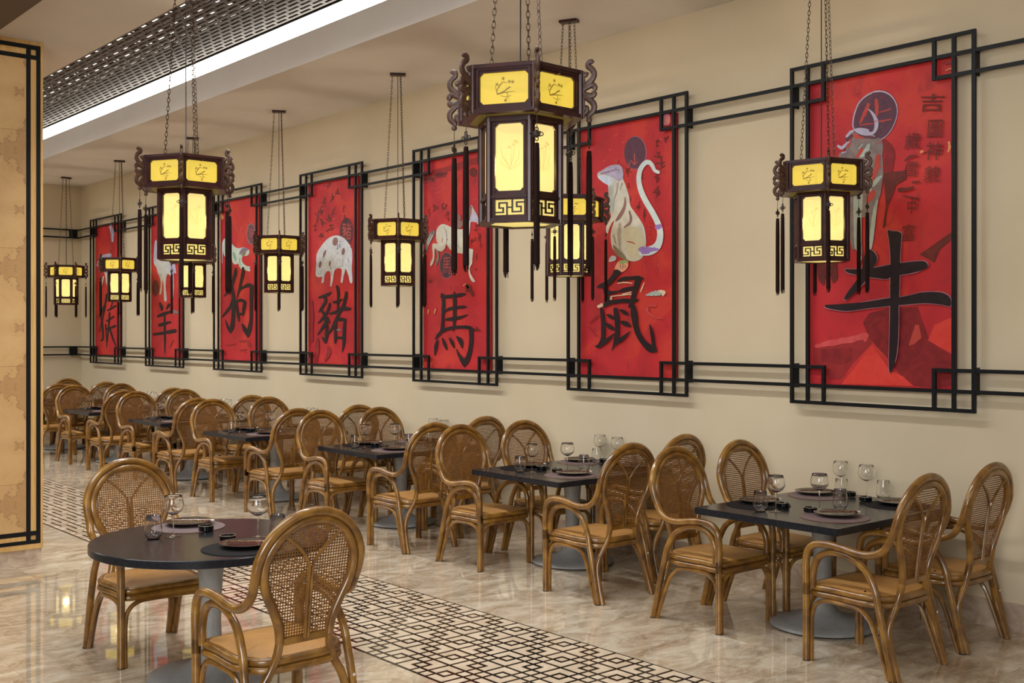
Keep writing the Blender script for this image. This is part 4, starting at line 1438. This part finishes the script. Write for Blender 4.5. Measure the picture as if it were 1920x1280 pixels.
def make_plate():
    e = empty('dinner_plate')
    MB().lathe([(.06, 0), (.075, .002), (.112, .013), (.130, .020), (.1315, .0215), (.129, .0222), (.108, .0165), (.085, .0130), (.02, .0125)], 48).obj('plate_body', M['plate'], e)
    return e


def make_sticks():
    e = empty('chopsticks')
    for dx in (-.006, .006):
        c = MB().tube([(dx, -.118, 0), (dx * .9, .105, 0)], [.0026, .0040], 8, 1, smooth=False).obj('chopstick', M['stick'], e)
        MB().tube([(dx * .9, .105, 0), (dx * .88, .122, 0)], .0041, 8, 1, smooth=False).obj('white_end', M['stick_tip'], c)
    return e


def make_dish():
    e = empty('sauce_dish')
    MB().lathe([(.034, 0), (.039, .003), (.041, .027), (.038, .029), (.036, .026), (.033, .008), (.01, .006)], 28).obj('bowl', M['dish'], e)
    MB().tube([(.0395 * math.cos(t), .0395 * math.sin(t), .0285) for t in [2 * math.pi * i / 28 for i in range(28)]], .0013, 5, 1, closed=True, smooth=False).obj('rim', M['dish_rim'], e)
    return e


def make_wine():
    e = empty('wine_glass')
    MB().lathe([(.001, .000), (.040, .0004), (.041, .0016), (.030, .003), (.010, .007), (.0045, .014)], 32).obj('foot', M['glass'], e)
    MB().lathe([(.0045, .014), (.0034, .03), (.0034, .085), (.005, .108), (.008, .116)], 12, close_ends=False).obj('stem', M['glass'], e)
    MB().lathe([(.008, .116), (.022, .121), (.040, .133), (.0515, .150), (.0545, .163), (.0530, .180), (.0485, .200), (.0440, .217), (.0432, .2178), (.0427, .2165), (.0475, .199), (.0518, .180), (.0532, .163), (.0503, .151), (.039, .1345), (.021, .1225), (.001, .119)], 32, close_ends=False).obj('bowl', M['glass'], e)
    return e


def make_tumbler():
    e = empty('water_tumbler')
    MB().lathe([(.001, 0), (.026, 0), (.031, .003), (.041, .020), (.0455, .033), (.0450, .050), (.0405, .090), (.0375, .122), (.0368, .1225), (.0362, .1215), (.0392, .090), (.0437, .050), (.0442, .033), (.0395, .021), (.028, .008), (.001, .007)], 32, close_ends=False).obj('tumbler_body', M['glass'], e)
    return e


PROTO = {'mauve': make_placemat('mat_mauve'), 'black': make_placemat('mat_black'), 'plate': make_plate(), 'sticks': make_sticks(), 'dish': make_dish(), 'wine': make_wine(), 'tumbler': make_tumbler()}
used = set()


def put(kind, x, y, z, label, cat, group, rz=0.0):
    p = PROTO[kind]
    o = p if kind not in used else copy_tree(p)
    used.add(kind)
    o.location = (x, y, z)
    o.rotation_euler = (0, 0, rz)
    return tag(o, label, cat, group)


# seat -> mat kind, mat, plate, sauce dish, wine glass, tumbler (offsets from the table centre)
SEATS = {
    'aisle seat nearest the camera': ('mauve', (-.280, -.268), (-.236, -.254), (-.237, -.075), (-.103, -.047), (.005, -.120)),
    'aisle seat facing the camera': ('black', (-.245, .300), (-.165, .350), (-.214, .140), (-.371, .075), (-.436, .140)),
    'wall seat facing the camera': ('mauve', (.385, .290), (.425, .345), (.505, .135), (.555, .235), (.435, .150)),
    'wall seat nearest the camera': ('black', (.395, -.270), (.440, -.255), (.395, -.050), (.500, .010), (.562, -.075)),
}
DIRX, DIRY = CY, -SY


def setting(cx, cy, where, spec, key):
    kind, mt, pl, sa, wi, tu = spec
    g = 'square tables' if where != 'round table' else 'round table'
    t = where
    put(kind, cx + mt[0], cy + mt[1], TOPZ, '%s round placemat on the %s, %s' % (kind, t, key), 'placemat', 'placemats on the ' + g)
    put('plate', cx + pl[0], cy + pl[1], TOPZ + .0031, 'dark bronze plate on the %s, %s' % (t, key), 'plate', 'plates on the ' + g)
    put('sticks', cx + pl[0] + .012, cy + pl[1] - .010, TOPZ + .0265, 'copper chopsticks on the %s, %s' % (t, key), 'chopsticks', 'chopsticks on the ' + g, math.atan2(-CY, -SY) + .03)
    d = ((sa[0] - mt[0]) ** 2 + (sa[1] - mt[1]) ** 2) ** .5
    put('dish', cx + sa[0], cy + sa[1], TOPZ + (.0032 if d < .24 else .0), 'small black sauce dish on the %s, %s' % (t, key), 'dish', 'sauce dishes on the ' + g)
    put('wine', cx + wi[0], cy + wi[1], TOPZ, 'stemmed wine glass on the %s, %s' % (t, key), 'glass', 'wine glasses on the ' + g)
    put('tumbler', cx + tu[0], cy + tu[1], TOPZ, 'clear water tumbler on the %s, %s' % (t, key), 'glass', 'tumblers on the ' + g)


for k in range(7):
    for key, spec in SEATS.items():
        jr = random.Random(k * 9 + len(key))
        jx, jy = (jr.uniform(-.012, .012), jr.uniform(-.012, .012)) if k else (0, 0)
        s2 = (spec[0],) + tuple((p[0] + jx, p[1] + jy) for p in spec[1:])
        setting(TX + TOFF[k][0], TK[k] + TOFF[k][1], 'table under the %s painting' % ANIMALS[k], s2, key)
setting(RX, RY, 'round table', ('mauve', (.045, .375), (.078, .435), (.065, .195), (-.140, .148), (-.243, .160)), 'far side')
setting(RX, RY, 'round table', ('black', (-.010, -.372), (.028, -.345), (.030, -.135), (.185, -.165), (.262, -.235)), 'near side')

# ------------------------------------------------------------------ palace lanterns
R1, R2 = .260, .173
LZ0, LZ1, LZ2 = 0.0, .432, .628        # bottom, shoulder, top (local)


def face_map(R):
    """Maps (s along the face, z, depth outwards) to lantern space for the face centred on angle 0 (towards -y)."""
    ap = R * math.cos(math.pi / 6)
    return lambda s, z, d=0.0: (s, -(ap + d), z)


def window(fm, w_, z0, z1, W_, Z0, Z1, cut, d0, d1):
    """Plate with a notched-corner window."""
    def octo(hx, a, b, c):
        return [(-hx + c, a), (hx - c, a), (hx, a + c), (hx, b - c), (hx - c, b), (-hx + c, b), (-hx, b - c), (-hx, a + c)]
    out = octo(W_ / 2, Z0, Z1, cut)
    out = [(-W_ / 2 + cut, Z0), (W_ / 2 - cut, Z0), (W_ / 2, Z0 + cut), (W_ / 2, Z1 - cut), (W_ / 2 - cut, Z1), (-W_ / 2 + cut, Z1), (-W_ / 2, Z1 - cut), (-W_ / 2, Z0 + cut)]
    inn = octo(w_ / 2, z0, z1, cut)
    cor = [(W_ / 2, Z0), (W_ / 2, Z1), (-W_ / 2, Z1), (-W_ / 2, Z0)]
    mb = MB()
    for d, flip in ((d1, False), (d0, True)):
        vs = [fm(s, z, d) for s, z in out + inn + cor]
        fs = []
        for i in range(8):
            k = (i + 1) % 8
            fs.append((i, k, 8 + k, 8 + i))
        for q, (i, k) in enumerate(((1, 2), (3, 4), (5, 6), (7, 0))):
            fs.append((i, 16 + q, k))
        mb.add(vs, [f[::-1] for f in fs] if flip else fs)
    vs = [fm(s, z, d1) for s, z in inn] + [fm(s, z, d0) for s, z in inn]
    mb.add(vs, [(i, 8 + i, 8 + (i + 1) % 8, (i + 1) % 8) for i in range(8)])
    return mb


def bar_on(mb, fm, s0, s1, z0, z1, d0, d1):
    vs = [fm(s0, z0, d0), fm(s1, z0, d0), fm(s1, z1, d0), fm(s0, z1, d0), fm(s0, z0, d1), fm(s1, z0, d1), fm(s1, z1, d1), fm(s0, z1, d1)]
    mb.add(vs, [(0, 3, 2, 1), (4, 5, 6, 7), (0, 1, 5, 4), (1, 2, 6, 5), (2, 3, 7, 6), (3, 0, 4, 7)])


def ribbon_on(mb, fm, pts, wd, d):
    for (s0, z0), (s1, z1), w0, w1 in zip(pts, pts[1:], wd, wd[1:]):
        dx, dz = s1 - s0, z1 - z0
        L = math.hypot(dx, dz) or 1
        nx, nz = -dz / L, dx / L
        mb.add([fm(s0 + nx * w0, z0 + nz * w0, d), fm(s0 - nx * w0, z0 - nz * w0, d), fm(s1 - nx * w1, z1 - nz * w1, d), fm(s1 + nx * w1, z1 + nz * w1, d)], [(0, 1, 2, 3)])


def hexring(mb, Ro, Ri, z0, z1):
    vs = []
    for R, z in ((Ro, z0), (Ro, z1), (Ri, z1), (Ri, z0)):
        for i in range(6):
            t = math.radians(60 * i)
            vs.append((R * math.cos(t), R * math.sin(t), z))
    for a_ in range(4):
        b_ = (a_ + 1) % 4
        mb.add([], [])
    fs = []
    for a_ in range(4):
        b_ = (a_ + 1) % 4
        for i in range(6):
            k = (i + 1) % 6
            fs.append((a_ * 6 + i, a_ * 6 + k, b_ * 6 + k, b_ * 6 + i))
    mb.add(vs, fs)


def scroll_mesh():
    """Carved S-scroll bracket standing out from a corner (local +x outwards)."""
    mb = MB()
    T = .008

    def arm(pts, r):
        mb.tube([(x, 0, z) for x, z in pts], [q * 1.32 for q in r], 8, 5)
    h = LZ2 - LZ1
    z0 = LZ1
    arm([(.004, z0 + .130), (.020, z0 + .142), (.040, z0 + .160), (.047, z0 + .182), (.036, z0 + .202), (.022, z0 + .212), (.022, z0 + .228), (.034, z0 + .232), (.040, z0 + .224)], [.0085, .010, .010, .0095, .0095, .009, .0085, .008, .0075])
    arm([(.004, z0 + .178), (.013, z0 + .180), (.017, z0 + .190)], [.009, .008, .006])
    arm([(.004, z0 + .120), (.022, z0 + .130), (.040, z0 + .136), (.050, z0 + .124), (.044, z0 + .114)], [.009, .010, .009, .009, .0085])
    arm([(.004, z0 + .100), (.022, z0 + .092), (.040, z0 + .090), (.048, z0 + .098), (.042, z0 + .108)], [.009, .010, .009, .009, .0085])
    arm([(.006, z0 + .090), (.028, z0 + .076), (.046, z0 + .054), (.044, z0 + .030), (.026, z0 + .012), (.022, z0 + .000)], [.0085, .010, .010, .0095, .009, .007])
    arm([(.004, z0 + .040), (.014, z0 + .044), (.016, z0 + .030), (.006, z0 + .018)], [.008, .008, .008, .007])
    mb.lathe([(.002, 0), (.010, .004), (.013, .012), (.010, .020), (.002, .024)], 12, .026, 0)
    n = 12 * 5
    for q in range(len(mb.v) - n, len(mb.v)):
        x, y, z = mb.v[q]
        mb.v[q] = (x, y, z0 - .020 + z)
    # flatten to a board
    mb.v = [(x, y * .75, z) for x, y, z in mb.v]
    mb.box((-.004, -.006, z0 + .002), (.008, .006, LZ2 - .004))
    return mb.mesh('scroll_bracket', M['scroll'])


def chain_mesh(p0, p1):
    a_, b_ = Vector(p0), Vector(p1)
    d = b_ - a_
    L = d.length
    pitch = .0265
    n = int(L / pitch)
    q = d.to_track_quat('Z', 'Y')
    mb = MB()
    for i in range(n):
        c = a_ + d * ((i + .5) / n)
        hl, hr = .0185, .0075
        pts = []
        for t in range(10):
            an = 2 * math.pi * t / 10
            x, z = hr * math.cos(an), hl * math.sin(an)
            v = Vector((x, 0, z)) if i % 2 else Vector((0, x, z))
            pts.append(c + q @ v)
        mb.tube(pts, .0019, 4, 1, closed=True, smooth=False)
    return mb.mesh('chain', M['chain'])


def build_lantern(drop, full=True):
    root = empty('palace_lantern')
    fl, fu = face_map(R2), face_map(R1)
    # frames
    low, up = MB(), MB()
    hexring(low, R2 + .010, R2 - .030, LZ0, LZ0 + .018)
    hexring(low, R2 + .008, R2 - .012, .098, .110)
    hexring(low, R2 + .014, R2 - .012, LZ1 - .022, LZ1)
    hexring(up, R1 + .012, R1 - .030, LZ1, LZ1 + .016)
    hexring(up, R1 + .012, R1 - .020, LZ2 - .016, LZ2)
    for i in range(6):
        t = math.radians(60 * i)
        c, s = math.cos(t), math.sin(t)
        for mb, R, a_, b_ in ((low, R2, LZ0, LZ1), (up, R1, LZ1, LZ2)):
            mb.lathe([(.0135, a_ + .002), (.0135, b_ - .002)], 8, R * c, R * s)
    low.obj('lower_frame', M['lantern_wood'], root, True)
    up.obj('upper_frame', M['lantern_wood'], root, True)
    # pieces of one face, then five turned copies
    s1, s2 = R1, R2
    wl = window(fl, .124, .128, .402, s2 - .012, .108, LZ1 - .018, .016, -.012, -.002)
    for s in (-1, 1):
        bar_on(wl, fl, s * (s2 / 2 - .022) - .004, s * (s2 / 2 - .022) + .004, .112, LZ1 - .024, -.003, .004)
    bar_on(wl, fl, -s2 / 2 + .02, s2 / 2 - .02, .110, .118, -.003, .004)
    fr = MB()
    fw, fz0, fz1 = .124, .030, .092
    bar_on(fr, fl, -s2 / 2 + .004, -fw / 2, .014, .100, -.012, -.002)
    bar_on(fr, fl, fw / 2, s2 / 2 - .004, .014, .100, -.012, -.002)
    bar_on(fr, fl, -fw / 2, fw / 2, .014, fz0, -.012, -.002)
    bar_on(fr, fl, -fw / 2, fw / 2, fz1, .100, -.012, -.002)
    key = MB()
    for path in ([(0, .82), (.27, .82), (.27, .53), (.13, .53), (.13, .2), (.40, .2), (.40, 1.0)], [(.40, .5), (.585, .5)], [(.585, 0), (.585, .8), (.885, .8), (.885, .47), (.735, .47), (.735, .18), (1, .18)]):
        for (a_, b_), (c, d) in zip(path, path[1:]):
            x0, x1 = sorted(((a_ - .5) * fw, (c - .5) * fw))
            y0, y1 = sorted((fz1 - b_ * (fz1 - fz0), fz1 - d * (fz1 - fz0)))
            h = .0029
            bar_on(key, fl, x0 - h, x1 + h, y0 - h, y1 + h, -.0118, -.0045)
    wu = window(fu, .204, LZ1 + .036, LZ2 - .034, s1 - .012, LZ1 + .012, LZ2 - .012, .014, -.014, -.004)
    for s in (-1, 1):
        bar_on(wu, fu, s * (s1 / 2 - .020) - .005, s * (s1 / 2 - .020) + .005, LZ1 + .014, LZ2 - .014, -.005, .004)
    bar_on(wu, fu, -s1 / 2 + .016, s1 / 2 - .016, LZ1 + .014, LZ1 + .024, -.005, .004)
    bar_on(wu, fu, -s1 / 2 + .016, s1 / 2 - .016, LZ2 - .024, LZ2 - .014, -.005, .004)
    pl, pf, pu = MB(), MB(), MB()
    bar_on(pl, fl, -.078, .078, .122, .412, -.018, -.014)
    bar_on(pf, fl, -.072, .072, .022, .098, -.018, -.0125)
    bar_on(pu, fu, -.110, .110, LZ1 + .028, LZ2 - .026, -.020, -.016)
    r = random.Random(5)
    ml, mu = MB(), MB()
    for s0, z0, s1_, z1, bend in ((.004, .215, -.045, .318, -.012), (.0, .215, .020, .330, .004), (.006, .215, .042, .300, .010), (.0, .215, -.026, .290, -.004), (.006, .215, .052, .262, .012), (-.002, .215, -.048, .262, -.010), (.002, .215, .004, .300, .0)):
        m_ = ((s0 + s1_) / 2 + bend, (z0 + z1) / 2)
        ribbon_on(ml, fl, [(s0, z0), m_, (s1_, z1)], [.0006, .0013, .0002], -.0132)
    for s, z in ((.020, .330), (-.004, .306), (.014, .316), (.03, .325)):
        for q in range(4):
            a_ = q * 1.57 + .5
            ribbon_on(ml, fl, [(s, z), (s + .009 * math.cos(a_), z + .009 * math.sin(a_))], [.0020, .0005], -.0131)
    zc = (LZ1 + LZ2) / 2
    for pts, wd in (([(-.040, zc + .014), (-.030, zc - .022), (-.004, zc - .012), (.022, zc + .004), (.026, zc + .002)], [.0012, .0035, .0030, .0045, .001]), ([(-.034, zc - .010), (-.022, zc + .012), (-.008, zc + .026), (.012, zc + .022)], [.0015, .0040, .0025, .001]),
                    ([(-.032, zc - .024), (0, zc - .016), (.044, zc - .014)], [.001, .0032, .0008]), ([(.010, zc - .018), (.014, zc - .036), (.002, zc - .048)], [.0022, .0018, .001]), ([(-.018, zc - .028), (.004, zc - .034), (.030, zc - .030)], [.001, .002, .0008])):
        ribbon_on(mu, fu, pts, [q * .75 for q in wd], -.0150)
    for s, z in ((-.032, zc + .018), (.020, zc + .026), (.034, zc + .024), (.004, zc - .048), (-.006, zc + .040)):
        for q in range(5):
            a_ = q * 1.256
            ribbon_on(mu, fu, [(s, z), (s + .0085 * math.cos(a_), z + .0085 * math.sin(a_))], [.0026, .0008], -.0149)
    meshes = dict(wl=wl.mesh('lower_window_frame', M['lantern_wood'], False), fr=fr.mesh('fret_frame', M['lantern_wood'], False), key=key.mesh('fretwork', M['fret'], False), wu=wu.mesh('upper_window_frame', M['lantern_wood'], False),
                  pl=pl.mesh('lower_pane', M['pane_low'], False), pf=pf.mesh('fret_pane', M['pane_fret'], False), pu=pu.mesh('upper_pane', M['pane_up'], False), ml=ml.mesh('orchid_print', M['motif_low'], False), mu=mu.mesh('bird_print', M['motif_up'], False))
    # shoulder under the upper tier: amber strip between two wooden lips
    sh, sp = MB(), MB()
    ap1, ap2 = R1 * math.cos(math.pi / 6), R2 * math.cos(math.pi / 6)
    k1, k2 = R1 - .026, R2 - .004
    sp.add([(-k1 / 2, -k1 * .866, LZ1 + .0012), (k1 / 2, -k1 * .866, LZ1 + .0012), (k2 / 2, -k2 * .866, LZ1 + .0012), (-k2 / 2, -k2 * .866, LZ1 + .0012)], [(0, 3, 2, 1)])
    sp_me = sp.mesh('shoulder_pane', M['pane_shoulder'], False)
    scr = scroll_mesh()
    # tassel
    tz = LZ1 - .022
    cord = MB().tube([(0, 0, tz), (.0015, 0, tz - .03), (0, 0, tz - .062)], .0016, 5, 3).mesh('cord', M['knot'])
    kn = MB()
    for q in range(4):
        t = q * math.pi / 2 + math.pi / 4 * (q % 2) * 0
        cx, cz = .017 * math.cos(t), .017 * math.sin(t)
        kn.tube([(cx + .010 * math.cos(u) * (1 if q % 2 == 0 else .7), .0, tz - .078 + cz + .010 * math.sin(u) * (.7 if q % 2 == 0 else 1)) for u in [2 * math.pi * i / 10 for i in range(10)]], .0022, 5, 1, closed=True, smooth=False)
    kn.lathe([(.002, -.016), (.012, -.008), (.015, 0), (.012, .008), (.002, .016)], 10)
    for q in range(len(kn.v) - 50, len(kn.v)):
        x, y, z = kn.v[q]
        kn.v[q] = (x, y * .5, z + tz - .078)
    for u in range(-1, 2):
        kn.tube([(-.016, .004, tz - .078 + u * .009), (.016, -.004, tz - .078 + u * .009)], .002, 5, 1, smooth=False)
    knot = kn.mesh('knot', M['knot'])
    tt = tz - .112
    prof = [(.002, tt), (.009, tt - .002), (.0105, tt - .012), (.0098, tt - .018), (.0112, tt - .022), (.0122, tt - .10), (.0128, tt - .25), (.0126, tt - .40), (.0130, tt - .478)]
    ts = MB().lathe(prof, 16, close_ends=True)
    rr = random.Random(3)
    for q in range(14):
        a_ = rr.uniform(0, 6.28)
        rad = rr.uniform(0, .011)
        ts.tube([(rad * math.cos(a_), rad * math.sin(a_), tt - .46), (rad * 1.1 * math.cos(a_), rad * 1.1 * math.sin(a_), tt - rr.uniform(.485, .505))], .0016, 4, 1, smooth=False)
    tas = ts.mesh('tassel', M['tassel'])
    for i in range(6):
        rz = math.radians(60 * i)
        for key_, nm in (('wl', 'lower_window_frame'), ('fr', 'fret_frame'), ('key', 'fretwork'), ('wu', 'upper_window_frame')):
            o = link(nm, meshes[key_], root)
            o.rotation_euler = (0, 0, rz)
        for key_, nm, sub, snm in (('pl', 'lower_pane', 'ml', 'orchid_print'), ('pu', 'upper_pane', 'mu', 'bird_print'), ('pf', 'fret_pane', None, None)):
            o = link(nm, meshes[key_], root)
            o.rotation_euler = (0, 0, rz)
            if sub:
                link(snm, meshes[sub], o)
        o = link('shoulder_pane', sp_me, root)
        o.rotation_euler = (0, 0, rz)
        o = link('scroll_bracket', scr, root)
        o.location = ((R1 + .010) * math.cos(rz), (R1 + .010) * math.sin(rz), 0)
        o.rotation_euler = (0, 0, rz)
        o = link('tassel', tas, root)
        o.location = ((R1 + .036) * math.cos(rz), (R1 + .036) * math.sin(rz), 0)
        o.rotation_euler = (0, 0, rz + math.pi / 2)
        link('knot', knot, o)
        link('cord', cord, o)
    bp = [((R2 - .026) * math.cos(math.radians(60 * i)), (R2 - .026) * math.sin(math.radians(60 * i))) for i in range(6)]
    MB().prism(bp, .006, .010).obj('bottom_pane', M['pane_fret'], root, False)
    # chains, flex and ceiling plate
    for i in range(3):
        t = math.radians(30 + 120 * i)
        link('chain', chain_mesh((.128 * math.cos(t), .128 * math.sin(t), LZ2 - .02), (.052 * math.cos(t), .052 * math.sin(t), drop - .012)), root)
    br = MB()
    for i in range(3):
        t = math.radians(30 + 120 * i)
        br.tube([(0, 0, LZ2 - .03), (.24 * math.cos(t), .24 * math.sin(t), LZ2 - .03)], .006, 6, 1, smooth=False)
    br.obj('hanging_spider', M['lantern_wood'], root)
    MB().tube([(0, 0, LZ2 - .03), (.003, 0, (LZ2 + drop) / 2), (0, 0, drop - .02)], .0032, 6, 4).obj('flex', M['fret'], root)
    MB().box((-.035, -.075, drop - .022), (.035, .075, drop - .0005)).obj('ceiling_plate', M['lantern_wood'], root, False)
    return root


LB = 2.250
small = [(4.098, 8), (6.432, -22), (8.825, 1), (11.165, 1), (13.42, 2), (15.887, 3), (18.141, 28)]
ls = build_lantern(ZC - LB)
for k, (y, phi) in enumerate(small):
    o = ls if k == 0 else copy_tree(ls)
    x = 6.07
    o.location = (x, y, LB)
    to_cam = math.atan2(-y, -x)
    o.rotation_euler = (0, 0, to_cam + math.radians(phi))
    tag(o, 'hexagonal wooden lantern with dark tassels hanging by the wall before the %s painting' % ANIMALS[k], 'lantern', 'lanterns hanging along the painted wall')
lb = build_lantern(ZL - LB)
for (x, y, phi, label) in ((3.038, 3.516, 12.5, 'biggest hexagonal wooden lantern nearest the camera, hanging over the aisle'), (2.927, 6.568, -5, 'hexagonal wooden lantern over the aisle in front of the grille, second in size')):
    o = lb if y < 4 else copy_tree(lb)
    o.location = (x, y, LB)
    o.rotation_euler = (0, 0, math.atan2(-y, -x) + math.radians(phi))
    tag(o, label, 'lantern', 'lanterns hanging over the aisle')
for x, y in [(6.07, y) for y, _ in small] + [(3.038, 3.516), (2.927, 6.568)]:
    d = bpy.data.lights.new('lantern_bulb', 'POINT')
    d.energy, d.color, d.shadow_soft_size = 16.0, (1.0, 0.86, 0.66), .04
    o = bpy.data.objects.new('lantern_bulb', d)
    COL.objects.link(o)
    o.location = (x, y, LB + .25)
